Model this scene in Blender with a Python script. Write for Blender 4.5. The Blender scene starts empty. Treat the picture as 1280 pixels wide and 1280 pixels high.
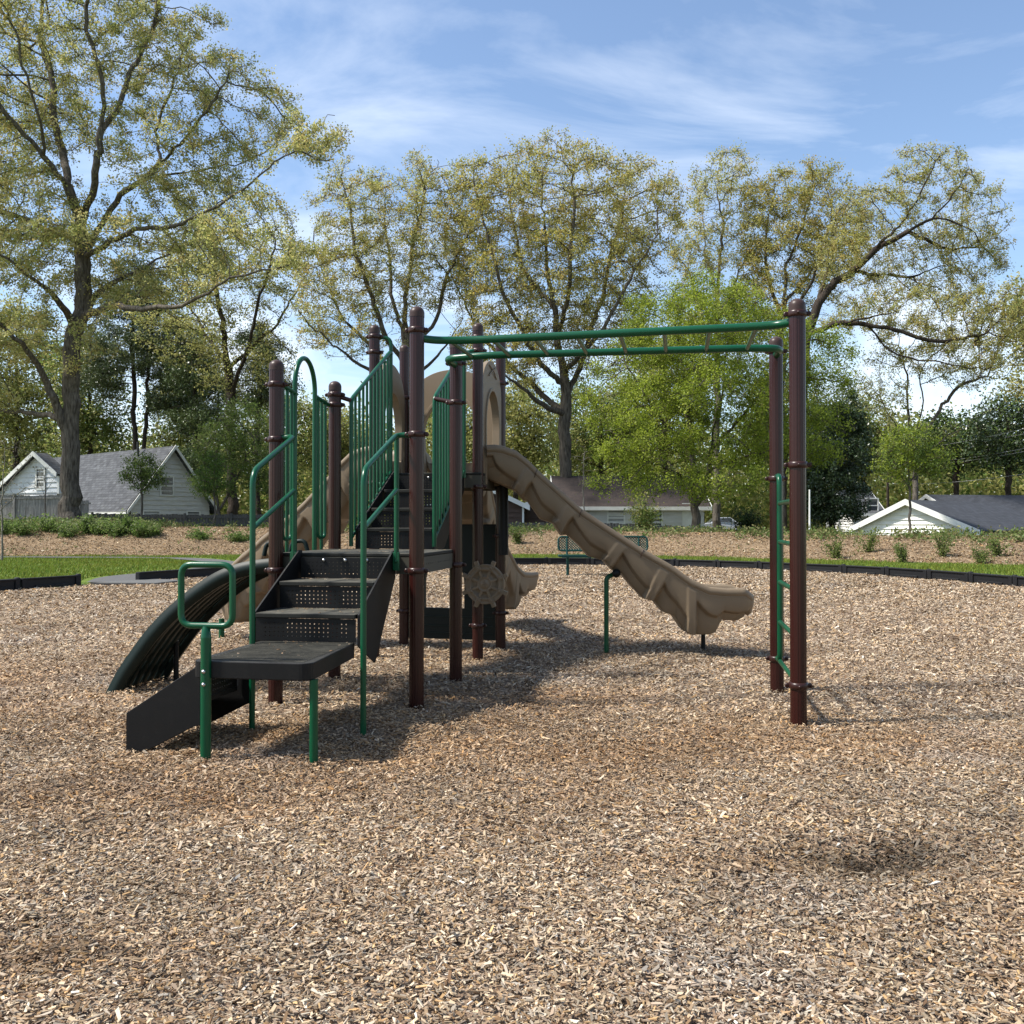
import bpy, math, random
import numpy as np
from mathutils import Vector, Matrix, kdtree
random.seed(7); rng = np.random.default_rng(11)
S = bpy.context.scene
COL = S.collection
F = 1180.0; CAMH = 1.2; HY = 654.0
PITCH = math.atan((HY-640)/F)
SUN_EL = math.radians(52); 
SHD = (0.985, 0.17)            # direction in which shadows fall on the ground

def P(x, y, D):
    cx = (x-640)/F; cy = (640-y)/F
    d = (cx, math.cos(PITCH)-cy*math.sin(PITCH), math.sin(PITCH)+cy*math.cos(PITCH))
    k = D/d[1]
    return Vector((d[0]*k, D, CAMH+d[2]*k))

# ------------------------------------------------------------------ materials
def nodes(name):
    m = bpy.data.materials.new(name); m.use_nodes = True
    nt = m.node_tree; b = nt.nodes['Principled BSDF']
    return m, nt, b
def setin(b, k, v):
    if k in b.inputs: b.inputs[k].default_value = v
def noise_mix(nt, c1, c2, scale, detail=4, lo=.35, hi=.65, coord='Object', stretch=None, rough=.6):
    tc = nt.nodes.new('ShaderNodeTexCoord'); n = nt.nodes.new('ShaderNodeTexNoise')
    n.inputs['Scale'].default_value = scale; n.inputs['Detail'].default_value = detail; n.inputs['Roughness'].default_value = rough
    if stretch:
        mp = nt.nodes.new('ShaderNodeMapping'); mp.inputs['Scale'].default_value = stretch
        nt.links.new(tc.outputs[coord], mp.inputs['Vector']); nt.links.new(mp.outputs[0], n.inputs['Vector'])
    else: nt.links.new(tc.outputs[coord], n.inputs['Vector'])
    r = nt.nodes.new('ShaderNodeValToRGB')
    r.color_ramp.elements[0].position = lo; r.color_ramp.elements[0].color = (*c1, 1)
    r.color_ramp.elements[1].position = hi; r.color_ramp.elements[1].color = (*c2, 1)
    nt.links.new(n.outputs['Fac'], r.inputs['Fac'])
    return r, n
def bump(nt, b, src, strength, dist=.01):
    bp = nt.nodes.new('ShaderNodeBump'); bp.inputs['Strength'].default_value = strength; bp.inputs['Distance'].default_value = dist
    nt.links.new(src, bp.inputs['Height']); nt.links.new(bp.outputs[0], b.inputs['Normal'])
def mat(name, c1, c2=None, scale=8, rough=.5, metal=0, bumps=0, bscale=None, lo=.35, hi=.65, stretch=None, spec=.5, bdist=.01):
    m, nt, b = nodes(name)
    setin(b, 'Roughness', rough); setin(b, 'Metallic', metal); setin(b, 'Specular IOR Level', spec)
    c2 = c2 or c1
    r, n = noise_mix(nt, c1, c2, scale, lo=lo, hi=hi, stretch=stretch)
    nt.links.new(r.outputs[0], b.inputs['Base Color'])
    if bumps:
        if bscale:
            r2, n2 = noise_mix(nt, c1, c2, bscale, stretch=stretch); bump(nt, b, n2.outputs['Fac'], bumps, bdist)
        else: bump(nt, b, n.outputs['Fac'], bumps, bdist)
    return m
def dusty(name, base, dust, rough, amount=.8, scale=6, bumps=.15, bscale=60):
    """paint or plastic with dust and scuffs lying on faces that look up"""
    m, nt, b = nodes(name); setin(b, 'Roughness', rough); setin(b, 'Specular IOR Level', .32 if rough < .35 else .25)
    g = nt.nodes.new('ShaderNodeNewGeometry'); sp = nt.nodes.new('ShaderNodeSeparateXYZ'); nt.links.new(g.outputs['Normal'], sp.inputs[0])
    up = nt.nodes.new('ShaderNodeMapRange'); up.inputs[1].default_value = .6; up.inputs[2].default_value = 1.0; nt.links.new(sp.outputs['Z'], up.inputs[0])
    r, n = noise_mix(nt, (0, 0, 0), (1, 1, 1), scale, detail=6, lo=.3, hi=.7, rough=.75)
    mu = nt.nodes.new('ShaderNodeMath'); mu.operation = 'MULTIPLY'; nt.links.new(up.outputs[0], mu.inputs[0]); nt.links.new(r.outputs[0], mu.inputs[1])
    mu2 = nt.nodes.new('ShaderNodeMath'); mu2.operation = 'MULTIPLY_ADD'; mu2.inputs[1].default_value = amount; nt.links.new(mu.outputs[0], mu2.inputs[0])
    r3, n3 = noise_mix(nt, (0, 0, 0), (.07, .07, .07), 14, detail=8, lo=.5, hi=.8, rough=.8); nt.links.new(r3.outputs[0], mu2.inputs[2])
    mx = nt.nodes.new('ShaderNodeMixRGB'); mx.inputs[1].default_value = (*base, 1); mx.inputs[2].default_value = (*dust, 1)
    nt.links.new(mu2.outputs[0], mx.inputs[0]); nt.links.new(mx.outputs[0], b.inputs['Base Color'])
    if bumps:
        r2, n2 = noise_mix(nt, (0,)*3, (1,)*3, bscale); bump(nt, b, n2.outputs['Fac'], bumps, .002)
    return m
def vcol(name, rough=.9, trans=0, spec=.2, extra=None, jitter=0, bumps=0):
    m, nt, b = nodes(name)
    at = nt.nodes.new('ShaderNodeAttribute'); at.attribute_name = 'col'
    src = at.outputs['Color']
    setin(b, 'Roughness', rough); setin(b, 'Specular IOR Level', spec)
    nt.links.new(src, b.inputs['Base Color'])
    if bumps:
        r2, n2 = noise_mix(nt, (0,)*3, (1,)*3, 220, stretch=(1, 1, 1)); bump(nt, b, n2.outputs['Fac'], bumps, .003)
    if trans:
        t = nt.nodes.new('ShaderNodeBsdfTranslucent'); nt.links.new(src, t.inputs['Color'])
        ms = nt.nodes.new('ShaderNodeMixShader'); ms.inputs[0].default_value = trans
        nt.links.new(b.outputs[0], ms.inputs[1]); nt.links.new(t.outputs[0], ms.inputs[2])
        nt.links.new(ms.outputs[0], nt.nodes['Material Output'].inputs['Surface'])
    return m
def bark_mat(name, c1, c2, scale=5):
    return mat(name, c1, c2, scale=scale, rough=.95, bumps=.9, bscale=scale*2.2, stretch=(3, 3, .55), spec=.1, bdist=.06)
M = {}
M['brown'] = dusty('brown_powdercoat', (.025, .0056, .0043), (.085, .05, .04), .27, .15, scale=9, bumps=.05, bscale=200)
M['clamp'] = dusty('clamp_paint', (.028, .0095, .0075), (.10, .07, .055), .34, .25, bumps=0)
M['cap'] = dusty('cap_plastic', (.042, .024, .02), (.15, .11, .09), .4, .4, bumps=0)
M['green'] = dusty('green_powdercoat', (.0012, .060, .024), (.03, .11, .065), .3, .28, scale=12, bumps=.06, bscale=180)
M['rung'] = dusty('worn_rung', (.045, .10, .055), (.12, .16, .11), .4, .4, bumps=0)
M['black'] = dusty('black_plastisol', (.0035, .0035, .0038), (.095, .09, .075), .52, .55, scale=5, bumps=.25, bscale=140)
M['deck'] = dusty('deck_coating', (.013, .0135, .011), (.145, .135, .105), .7, .85, scale=7, bumps=.3, bscale=120)
M['skirt'] = dusty('dusty_deck_side_bounce_lit', (.062, .058, .044), (.11, .10, .08), .65, .6)  # dusty olive, base lightened to paint in light reflected from sky and ground
M['bench'] = dusty('bench_paint', (.002, .036, .030), (.05, .10, .09), .45, .3)
M['dgreen'] = dusty('dark_green_plastic', (.0012, .008, .0062), (.02, .036, .03), .5, .12, bumps=.05)
M['tan'] = dusty('tan_plastic', (.175, .133, .088), (.27, .22, .155), .45, .6, scale=4, bumps=.12, bscale=90)
M['steel'] = mat('bolt_steel', (.55, .55, .55), (.4, .4, .4), metal=1, rough=.3)
M['border'] = dusty('border_plastic', (.008, .008, .009), (.06, .06, .055), .6, .5)
M['asphalt'] = mat('asphalt', (.055, .055, .055), (.10, .098, .094), scale=40, rough=.9, bumps=.4)
M['rubber'] = mat('rubber_mat', (.07, .07, .068), (.12, .118, .11), scale=30, rough=.9, bumps=.3)
M['white'] = mat('white_paint', (.70, .70, .67), (.58, .58, .55), scale=2, rough=.6)
M['siding_grey'] = mat('pale_siding', (.60, .59, .56), (.50, .49, .47), scale=1.5, rough=.7, stretch=(1, 1, 6))
M['siding_cream'] = mat('cream_siding', (.80, .79, .72), (.70, .69, .62), scale=2, rough=.6)
M['siding_white'] = mat('white_siding', (.68, .69, .69), (.56, .57, .58), scale=2, rough=.6)
M['siding_brown'] = mat('brown_siding', (.085, .05, .036), (.045, .028, .02), scale=3, rough=.85, stretch=(1, 1, 9))
M['trim'] = mat('trim', (.62, .62, .60), rough=.6)
M['glass'] = mat('window_glass', (.035, .042, .05), (.06, .065, .07), scale=1.2, rough=.12, spec=.8)
M['blind'] = mat('window_blind', (.30, .31, .31), (.24, .25, .25), scale=8, rough=.6)
M['black_metal'] = mat('black_metal', (.02, .02, .02), rough=.5)
M['fence'] = mat('weathered_boards', (.33, .31, .28), (.16, .148, .135), scale=2.2, rough=.95, stretch=(9, 9, .7), bumps=.5)
M['fence_dark'] = mat('dark_weathered_boards', (.10, .092, .082), (.05, .047, .042), scale=2.2, rough=.95, stretch=(9, 9, .7), bumps=.5)
def shingle(name, c1, c2):
    m, nt, b = nodes(name); setin(b, 'Roughness', .95)
    tc = nt.nodes.new('ShaderNodeTexCoord'); br = nt.nodes.new('ShaderNodeTexBrick')
    mp = nt.nodes.new('ShaderNodeMapping'); nt.links.new(tc.outputs['UV'], mp.inputs[0]); nt.links.new(mp.outputs[0], br.inputs['Vector'])
    br.inputs['Color1'].default_value = (*c1, 1); br.inputs['Color2'].default_value = (*c2, 1); br.inputs['Mortar'].default_value = (*[v*.45 for v in c2], 1)
    br.inputs['Scale'].default_value = 1; br.inputs['Brick Width'].default_value = .45; br.inputs['Row Height'].default_value = .2; br.inputs['Mortar Size'].default_value = .018
    br.inputs['Mortar Smooth'].default_value = .6
    r, n = noise_mix(nt, (.7,)*3, (1.2,)*3, 3, detail=8)
    mx = nt.nodes.new('ShaderNodeMixRGB'); mx.blend_type = 'MULTIPLY'; mx.inputs[0].default_value = 1
    nt.links.new(br.outputs['Color'], mx.inputs[1]); nt.links.new(r.outputs[0], mx.inputs[2]); nt.links.new(mx.outputs[0], b.inputs['Base Color'])
    bump(nt, b, br.outputs['Fac'], -.5, .02)
    return m
M['roof_grey'] = shingle('grey_shingles', (.085, .09, .098), (.048, .051, .058))
M['roof_brown'] = shingle('brown_shingles', (.04, .027, .023), (.026, .018, .016))
M['roof_dark'] = shingle('charcoal_shingles', (.038, .042, .052), (.026, .029, .037))
M['leaf'] = vcol('leaf', rough=.5, trans=.56, spec=.25)
M['leaf_dark'] = vcol('evergreen_leaf', rough=.35, trans=.12, spec=.5)
M['blossom'] = vcol('blossom', rough=.7, trans=.3)
M['bark'] = bark_mat('grey_bark', (.155, .135, .112), (.055, .046, .038), 4)
M['bark_dark'] = bark_mat('dark_bark', (.07, .056, .045), (.03, .024, .02), 5)
M['bark_pale'] = bark_mat('pale_bark', (.25, .225, .19), (.13, .115, .095), 5)
M['chip'] = vcol('wood_chip', rough=.9, spec=.15, bumps=.3)
M['blade'] = vcol('grass_blade', rough=.55, trans=.35)
# ------------------------------------------------------------------ mesh helpers
class MB:
    """collects shapes that become ONE mesh object"""
    def __init__(s): s.v = []; s.f = []; s.sm = []; s.uv = {}
    def add(s, vs, fs, smooth=False):
        o = len(s.v); s.v += [tuple(p) for p in vs]
        for f in fs: s.f.append(tuple(i+o for i in f)); s.sm.append(smooth)
        return o
    def box(s, c, sz, ax=None):
        """c centre, sz full size, ax 3 unit vectors"""
        ax = ax or (Vector((1, 0, 0)), Vector((0, 1, 0)), Vector((0, 0, 1))); c = Vector(c)
        vs = [c+ax[0]*(i*sz[0]/2)+ax[1]*(j*sz[1]/2)+ax[2]*(k*sz[2]/2) for i in (-1, 1) for j in (-1, 1) for k in (-1, 1)]
        s.add(vs, [(0, 1, 3, 2), (4, 6, 7, 5), (0, 4, 5, 1), (2, 3, 7, 6), (0, 2, 6, 4), (1, 5, 7, 3)])
    def prism(s, poly, n):
        """polygon (3-D points) thickened by vector n"""
        k = len(poly); a = [Vector(p) for p in poly]; b = [p+Vector(n) for p in a]
        s.add(a+b, [tuple(range(k))[::-1], tuple(range(k, 2*k))]+[(i, (i+1) % k, (i+1) % k+k, i+k) for i in range(k)])
    def tube(s, pts, r, n=14, caps=True, r1=None):
        pts = [Vector(p) for p in pts]; rings = []; N = len(pts)
        t0 = (pts[1]-pts[0]).normalized(); ref = Vector((0, 0, 1)) if abs(t0.z) < .9 else Vector((1, 0, 0))
        nn = t0.cross(ref).normalized(); vs = []
        for i, p in enumerate(pts):
            t = (pts[min(i+1, N-1)]-pts[max(i-1, 0)]).normalized()
            nn = (nn-t*nn.dot(t)).normalized(); bb = t.cross(nn)
            rr = r if r1 is None else r+(r1-r)*i/(N-1)
            if isinstance(r, (list, tuple)): rr = r[i]
            vs += [p+nn*(rr*math.cos(a))+bb*(rr*math.sin(a)) for a in (2*math.pi*k/n for k in range(n))]
        fs = [(i*n+k, i*n+(k+1) % n, (i+1)*n+(k+1) % n, (i+1)*n+k) for i in range(N-1) for k in range(n)]
        o = s.add(vs, fs, True)
        if caps: s.add(vs[:n], [tuple(range(n))[::-1]]); s.add(vs[-n:], [tuple(range(n))])
    def lathe(s, c, prof, n=32, axis=None, smooth=True, mod=None):
        axis = Vector(axis or (0, 0, 1)).normalized(); ref = Vector((1, 0, 0)) if abs(axis.x) < .9 else Vector((0, 1, 0))
        a1 = axis.cross(ref).normalized(); a2 = axis.cross(a1); c = Vector(c); vs = []
        for (r, z) in prof:
            for k in range(n):
                a = 2*math.pi*k/n; rr = r*(mod(a, z) if mod else 1)
                vs.append(c+axis*z+a1*(rr*math.cos(a))+a2*(rr*math.sin(a)))
        fs = [(i*n+k, i*n+(k+1) % n, (i+1)*n+(k+1) % n, (i+1)*n+k) for i in range(len(prof)-1) for k in range(n)]
        s.add(vs, fs, smooth)
        if prof[0][0] > 1e-4: s.add(vs[:n], [tuple(range(n))[::-1]])
        if prof[-1][0] > 1e-4: s.add(vs[-n:], [tuple(range(n))])
    def grid(s, rows, smooth=True, closed=False):
        n = len(rows[0]); vs = [p for r in rows for p in r]; m = n if closed else n-1
        s.add(vs, [(i*n+k, i*n+(k+1) % n, (i+1)*n+(k+1) % n, (i+1)*n+k) for i in range(len(rows)-1) for k in range(m)], smooth)
    def build(s, name, m, parent=None, org=(0, 0, 0), bevel=0, loc=None):
        me = bpy.data.meshes.new(name); o3 = Vector(org)
        me.from_pydata([Vector(p)-o3 for p in s.v], [], s.f); me.polygons.foreach_set('use_smooth', s.sm)
        me.validate(); me.materials.append(m if not isinstance(m, str) else M[m])
        o = bpy.data.objects.new(name, me); COL.objects.link(o)
        if parent: o.parent = parent
        if loc is not None: o.location = loc
        if bevel:
            b = o.modifiers.new('Bevel', 'BEVEL'); b.width = bevel; b.segments = 2; b.limit_method = 'ANGLE'; b.angle_limit = math.radians(50)
        return o
def npmesh(name, V, Fc, m, col=None, parent=None, org=(0, 0, 0), smooth=False, uv=None):
    V = np.asarray(V, dtype=np.float32)-np.asarray(org, dtype=np.float32); Fc = np.asarray(Fc, dtype=np.int32)
    k = Fc.shape[1]; me = bpy.data.meshes.new(name)
    me.vertices.add(len(V)); me.vertices.foreach_set('co', V.ravel())
    me.loops.add(Fc.size); me.loops.foreach_set('vertex_index', Fc.ravel())
    me.polygons.add(len(Fc)); me.polygons.foreach_set('loop_start', np.arange(0, Fc.size, k, dtype=np.int32)); me.polygons.foreach_set('loop_total', np.full(len(Fc), k, dtype=np.int32))
    me.polygons.foreach_set('use_smooth', np.full(len(Fc), bool(smooth)))
    me.update()
    if col is not None:
        a = me.attributes.new('col', 'FLOAT_COLOR', 'FACE'); c4 = np.ones((len(Fc), 4), dtype=np.float32); c4[:, :3] = col; a.data.foreach_set('color', c4.ravel())
    me.materials.append(M[m] if isinstance(m, str) else m)
    o = bpy.data.objects.new(name, me); COL.objects.link(o)
    if parent: o.parent = parent
    return o
def empty(name, loc=(0, 0, 0), rz=0):
    o = bpy.data.objects.new(name, None); COL.objects.link(o); o.location = loc; o.rotation_euler = (0, 0, rz); o.empty_display_size = .2
    return o
def tag(o, label=None, cat=None, group=None, kind=None):
    if label: o['label'] = label
    if cat: o['category'] = cat
    if group: o['group'] = group
    if kind: o['kind'] = kind
    return o
def copy_tree(o, kids, parent=None):
    c = o.copy(); COL.objects.link(c)
    if parent: c.parent = parent
    for k, sub in kids: copy_tree(k, sub, c)
    return c
def kids_of(o): return [(c, kids_of(c)) for c in list(bpy.data.objects) if c.parent == o]
def fillet(pts, r, n=6):
    pts = [Vector(p) for p in pts]; out = [pts[0]]
    for i in range(1, len(pts)-1):
        a, b, c = pts[i-1], pts[i], pts[i+1]; d1 = (a-b); d2 = (c-b)
        rr = min(r, d1.length*.49, d2.length*.49); p0 = b+d1.normalized()*rr; p2 = b+d2.normalized()*rr
        for k in range(n+1):
            t = k/n; out.append(p0*(1-t)**2+b*(2*t*(1-t))+p2*t*t)
    out.append(pts[-1]); return out
def interp(xs, ys, x): return float(np.interp(x, xs, ys))

# ------------------------------------------------------------------ terrain
PIT = [(-10.2, -4), (-10.3, 8), (-9.9, 13.5), (-9.15, 16.9), (-8.2, 18.5), (-7.5, 19.7), (-6.0, 22.8), (-3.5, 25.6), (-1.2, 26.9), (.5, 27.4), (2.8, 27.2), (5.2, 25.8), (7.4, 23.6), (8.9, 20.8), (9.5, 18.2), (9.9, 15.5), (10.6, 10), (10.8, 4), (10.8, -4)]
PITN = np.array(PIT)
def inpit(x, y):
    x = np.asarray(x, float); y = np.asarray(y, float); c = np.zeros(x.shape, bool); n = len(PIT); j = n-1
    for i in range(n):
        xi, yi = PIT[i]; xj, yj = PIT[j]
        with np.errstate(divide='ignore', invalid='ignore'):
            t = ((yi > y) != (yj > y)) & (x < (xj-xi)*(y-yi)/((yj-yi) if yj != yi else 1e-9)+xi)
        c ^= t; j = i
    return c
BASEX = [-60, -30, -16, -8, 0, 6, 9.5, 13.9, 20, 40, 70]; BASEY = [34, 33.8, 33.8, 35, 35.6, 33.5, 30.8, 26.5, 24.5, 22, 20]
CRX = [-60, -20, -10, 0, 8, 14, 22, 70]; CRH = [1.15, 1.12, 1.0, .86, .80, .72, .75, .8]
def sn(x, y, s, seed=0):
    return (np.sin(x*s*1.3+seed)*np.cos(y*s*1.1+seed*2.1)+.6*np.sin(x*s*2.7-y*s*1.9+seed*1.7)+.4*np.cos(x*s*4.1+y*s*5.3+seed*.7))/2
def tz(x, y):
    x = np.asarray(x, float); y = np.asarray(y, float)
    b = np.interp(x, BASEX, BASEY); h = np.interp(x, CRX, CRH); d = y-b
    up = np.clip(d/7.0, 0, 1); up = up*up*(3-2*up)
    dn = np.clip((d-9)/12, 0, 1); dn = dn*dn*(3-2*dn)
    z = h*(up-dn*.55)+.05*sn(x, y, .5, 1)*np.clip(d/3, 0, 1)
    return z
HOLX, HOLY = 1.32, 3.42
def mz(x, y):
    x = np.asarray(x, float); y = np.asarray(y, float)
    z = .016*sn(x, y, 1.1, 2)+.011*sn(x, y, 3.2, 5)+.007*sn(x, y, 7, 3)
    z = z-.05*np.exp(-(((x-HOLX)/.30)**2+((y-HOLY)/.2)**2))
    z = z-.05*np.exp(-(((x+1.75)/.3)**2+((y-2.72)/.16)**2))
    z = z-.05*np.exp(-(((x-2.55)/.5)**2+((y-8.8)/.45)**2))-.03*np.exp(-(((x+1.2)/.6)**2+((y-4.1)/.3)**2))
    return z
def terrain():
    xs = np.concatenate([np.linspace(-260, -42, 12), np.linspace(-40, 40, 130), np.linspace(42, 260, 12)])
    ys = np.concatenate([np.linspace(-60, 10, 10), np.linspace(12, 60, 110), np.linspace(64, 420, 20)])
    X, Y = np.meshgrid(xs, ys); Z = tz(X, Y)
    ip = inpit(X, Y); Z = np.where(ip, -.14, Z)
    V = np.stack([X, Y, Z], -1).reshape(-1, 3); w = len(xs)
    i, j = np.meshgrid(np.arange(len(ys)-1), np.arange(w-1), indexing='ij'); a = (i*w+j).ravel()
    Fc = np.stack([a, a+1, a+w+1, a+w], -1)
    m, nt, b = nodes('ground_soil_and_grass'); setin(b, 'Roughness', .95); setin(b, 'Specular IOR Level', .1)
    at = nt.nodes.new('ShaderNodeAttribute'); at.attribute_name = 'zone'
    g, n1 = noise_mix(nt, (.085, .135, .022), (.15, .20, .04), 1.3, detail=8)
    mu, n2 = noise_mix(nt, (.13, .085, .050), (.30, .22, .14), 9, detail=10, lo=.35, hi=.62, rough=.8)
    yd, n3 = noise_mix(nt, (.05, .075, .02), (.12, .10, .05), .6, detail=6)
    sp = nt.nodes.new('ShaderNodeSeparateColor'); nt.links.new(at.outputs['Color'], sp.inputs[0])
    m1 = nt.nodes.new('ShaderNodeMixRGB'); nt.links.new(sp.outputs[0], m1.inputs[0]); nt.links.new(g.outputs[0], m1.inputs[1]); nt.links.new(mu.outputs[0], m1.inputs[2])
    m2 = nt.nodes.new('ShaderNodeMixRGB'); nt.links.new(sp.outputs[1], m2.inputs[0]); nt.links.new(m1.outputs[0], m2.inputs[1]); nt.links.new(yd.outputs[0], m2.inputs[2])
    nt.links.new(m2.outputs[0], b.inputs['Base Color']); bump(nt, b, n2.outputs['Fac'], .8, .06)
    o = npmesh('ground', V, Fc, m, smooth=True); tag(o, kind='structure')
    d = (Y-np.interp(X, BASEX, BASEY)).ravel()
    z = np.zeros((len(V), 4), np.float32); z[:, 0] = (d > .1) & (d < 9.5); z[:, 1] = np.clip((d-9.5)/2, 0, 1); z[:, 3] = 1
    a = o.data.attributes.new('zone', 'FLOAT_COLOR', 'POINT'); a.data.foreach_set('color', z.ravel())
    # the lawn between pit and bank: a clean-edged sheet just above the ground
    P1 = []
    # mulch bed
    st = .12
    xs = np.arange(-11, 11.01, st); ys = np.arange(-4, 28, st); X, Y = np.meshgrid(xs, ys); Z = mz(X, Y)-.012
    ip = inpit(X+0*Y, Y); w = len(xs); V = np.stack([X, Y, Z], -1).reshape(-1, 3)
    i, j = np.meshgrid(np.arange(len(ys)-1), np.arange(w-1), indexing='ij'); a = (i*w+j).ravel(); Fc = np.stack([a, a+1, a+w+1, a+w], -1)
    ipf = ip.ravel(); keep = ipf[Fc].any(1)
    used = np.unique(Fc[keep]); # snap outside verts to the pit edge
    for vi in used[~ipf[used]]:
        p = V[vi, :2]; best = None
        for k in range(len(PIT)-1):
            aa = PITN[k]; bb = PITN[k+1]; t = np.clip(np.dot(p-aa, bb-aa)/np.dot(bb-aa, bb-aa), 0, 1); q = aa+t*(bb-aa); dd = np.sum((q-p)**2)
            if best is None or dd < best[0]: best = (dd, q)
        if best[0] < .2: V[vi, :2] = best[1]
    remap = -np.ones(len(V), int); remap[used] = np.arange(len(used))
    mm = mat('mulch_bed', (.085, .05, .03), (.30, .215, .145), scale=30, rough=.95, bumps=1, lo=.3, hi=.62, bdist=.03)
    o = npmesh('mulch_bed', V[used], remap[Fc[keep]], mm, smooth=True); tag(o, kind='structure')
terrain()

PAL = np.array([(.50, .40, .285), (.56, .47, .355), (.37, .275, .185), (.40, .355, .30), (.26, .175, .105), (.165, .105, .065), (.45, .36, .28), (.62, .56, .46), (.46, .31, .165), (.29, .25, .21), (.50, .36, .20), (.70, .67, .62)])
def chips_mesh(x, y, z, L, W, T, col, prism, tilt=.35, nrm=None):
    n = len(x); yaw = rng.uniform(0, math.pi, n); ti = np.clip(rng.normal(0, tilt, n), -1.1, 1.1); ro = np.clip(rng.normal(0, tilt, n), -1.1, 1.1)
    a = np.stack([np.cos(yaw)*np.cos(ti), np.sin(yaw)*np.cos(ti), np.sin(ti)], -1)
    s0 = np.stack([-np.sin(yaw), np.cos(yaw), 0*yaw], -1); u0 = np.cross(a, s0)
    s = s0*np.cos(ro)[:, None]+u0*np.sin(ro)[:, None]; u = np.cross(a, s)
    c = np.stack([x, y, z], -1); L2 = (L/2)[:, None]; W2 = (W/2)[:, None]
    def q(): return rng.uniform(.45, 1.05, (n, 1))
    v = [c-a*L2*q()-s*W2*q(), c+a*L2*q()-s*W2*q(), c+a*L2*q()+s*W2*q(), c-a*L2*q()+s*W2*q()]
    if not prism:
        V = np.stack(v, 1).reshape(-1, 3); Fc = np.arange(4*n).reshape(n, 4); return V, Fc, col
    th = u*T[:, None]
    V = np.stack(v+[p-th for p in v], 1).reshape(-1, 3); b = np.arange(n)[:, None]*8
    Fc = np.concatenate([b+np.array([[0, 1, 2, 3]]), b+np.array([[1, 0, 4, 5]]), b+np.array([[2, 1, 5, 6]]), b+np.array([[3, 2, 6, 7]]), b+np.array([[0, 3, 7, 4]])])
    return V, Fc, np.tile(col, (5, 1))
def chip_cols(x, y, n, far=0):
    base = PAL[rng.choice(len(PAL), n, p=[.15, .13, .13, .13, .09, .045, .12, .055, .05, .06, .03, .01])]
    red = np.clip(.18+.7*sn(x, y, .45, 4)-.12*np.abs(y-5.5)+.35*np.exp(-((y-5.4)/1.4)**2)+.35*sn(x, y, 1.9, 9), 0, 1)[:, None]
    for bx, by, sx_, sy_, st in ((.28, 6.5, .9, .35, .55), (-1.6, 4.15, .8, .3, .5), (.74, 3.35, .4, .12, .6), (-1.3, 2.62, .3, .12, .7), (1.5, 5.1, .9, .4, .45), (-.3, 8.6, .8, .4, .4), (2.4, 7.9, .6, .4, .4), (.3, 4.9, .8, .3, .4)):
        red = np.clip(red+st*np.exp(-(((x-bx)/sx_)**2+((y-by)/sy_)**2))[:, None]*(1+.4*sn(x, y, 4, 3))[:, None], 0, 1)
    warm = base*np.array([.86, .70, .54]); grey = base*np.array([1.0, .96, .90])
    c = warm*red+grey*(1-red)
    dq = ((x-HOLX)/.30)**2+((y-HOLY-.05*np.sin(x*9))/.19)**2; damp = np.clip(1.3*np.exp(-dq), 0, 1)*.80*(1+.15*sn(x, y, 12, 4))+.5*np.exp(-(((x+1.28)/.22)**2+((y-2.62)/.07)**2))+np.exp(-(((x-.1)/1.5)**2+((y-7.4)/1.0)**2))*.12
    gr = np.clip(sn(x, y, 1.3, 7)-.45, 0, 1)*.5
    c = c*(1-damp)[:, None]; c = c*(1-gr[:, None])+c.mean(1, keepdims=True)*np.array([.92, .95, 1.0])*gr[:, None]
    c = c*(1-.22*np.clip(sn(x, y, 2.6, 11)+.2, 0, 1)-.18*np.clip(sn(x, y, .8, 13), 0, 1))[:, None]
    c = c*np.array([.975, .96, .935])
    return np.clip(c*.93*rng.uniform(.5, 1.28, (n, 1)), 0, .85)
def scatter(d0, d1, rho, prism, Ls, name):
    A = (1.3*(d0+d1)/2+2.4)*(d1-d0); A = min(A, 21*(d1-d0)); n = int(rho*A)
    y = rng.uniform(d0, d1, n*2); x = rng.uniform(-1, 1, n*2)*np.minimum(.65*d1+1.2, 10.8)
    ok = (np.abs(x) < .65*y+1.2) & inpit(x, y); x = x[ok][:n]; y = y[ok][:n]; n = len(x)
    L = np.clip(rng.lognormal(math.log(Ls), .45, n), Ls*.35, Ls*3); W = np.clip(L*rng.uniform(.12, .5, n), .003, .4*Ls*1.5); T = W*rng.uniform(.15, .4, n)
    z = mz(x, y)+rng.uniform(-.006, .016, n)
    return chips_mesh(x, y, z, L, W, T, chip_cols(x, y, n), prism, .32)
def deck_chips():
    pts = []
    ux = np.array([.986, -.165]); vx = np.array([.165, .986]); a0 = np.array([-1.587, 6.35])
    for (u0, u1, v0, v1, h, k) in ((.22, .80, -1.5, -.72, .505, 26), (.2, .78, -.66, -.38, .670, 22), (.2, .78, -.32, -.03, .837, 20), (.03, .95, .06, 1.0, 1.002, 40), (.05, .9, 2.2, 2.95, 1.652, 20)):
        u = rng.uniform(u0, u1, k); v = v1-(v1-v0)*rng.uniform(0, 1, k)**2.2; p = a0+u[:, None]*ux+v[:, None]*vx; pts.append(np.column_stack([p, np.full(k, h)]))
    p = np.concatenate(pts); n = len(p); L = rng.uniform(.008, .028, n)
    return chips_mesh(p[:, 0], p[:, 1], p[:, 2], L, L*.35, L*.1, chip_cols(p[:, 0], p[:, 1], n), True, .06)
def merge(parts):
    V = []; Fc = []; C = []; o = 0
    for v, f, c in parts: V.append(v); Fc.append(f+o); C.append(c); o += len(v)
    return np.concatenate(V), np.concatenate(Fc), np.concatenate(C)
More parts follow.
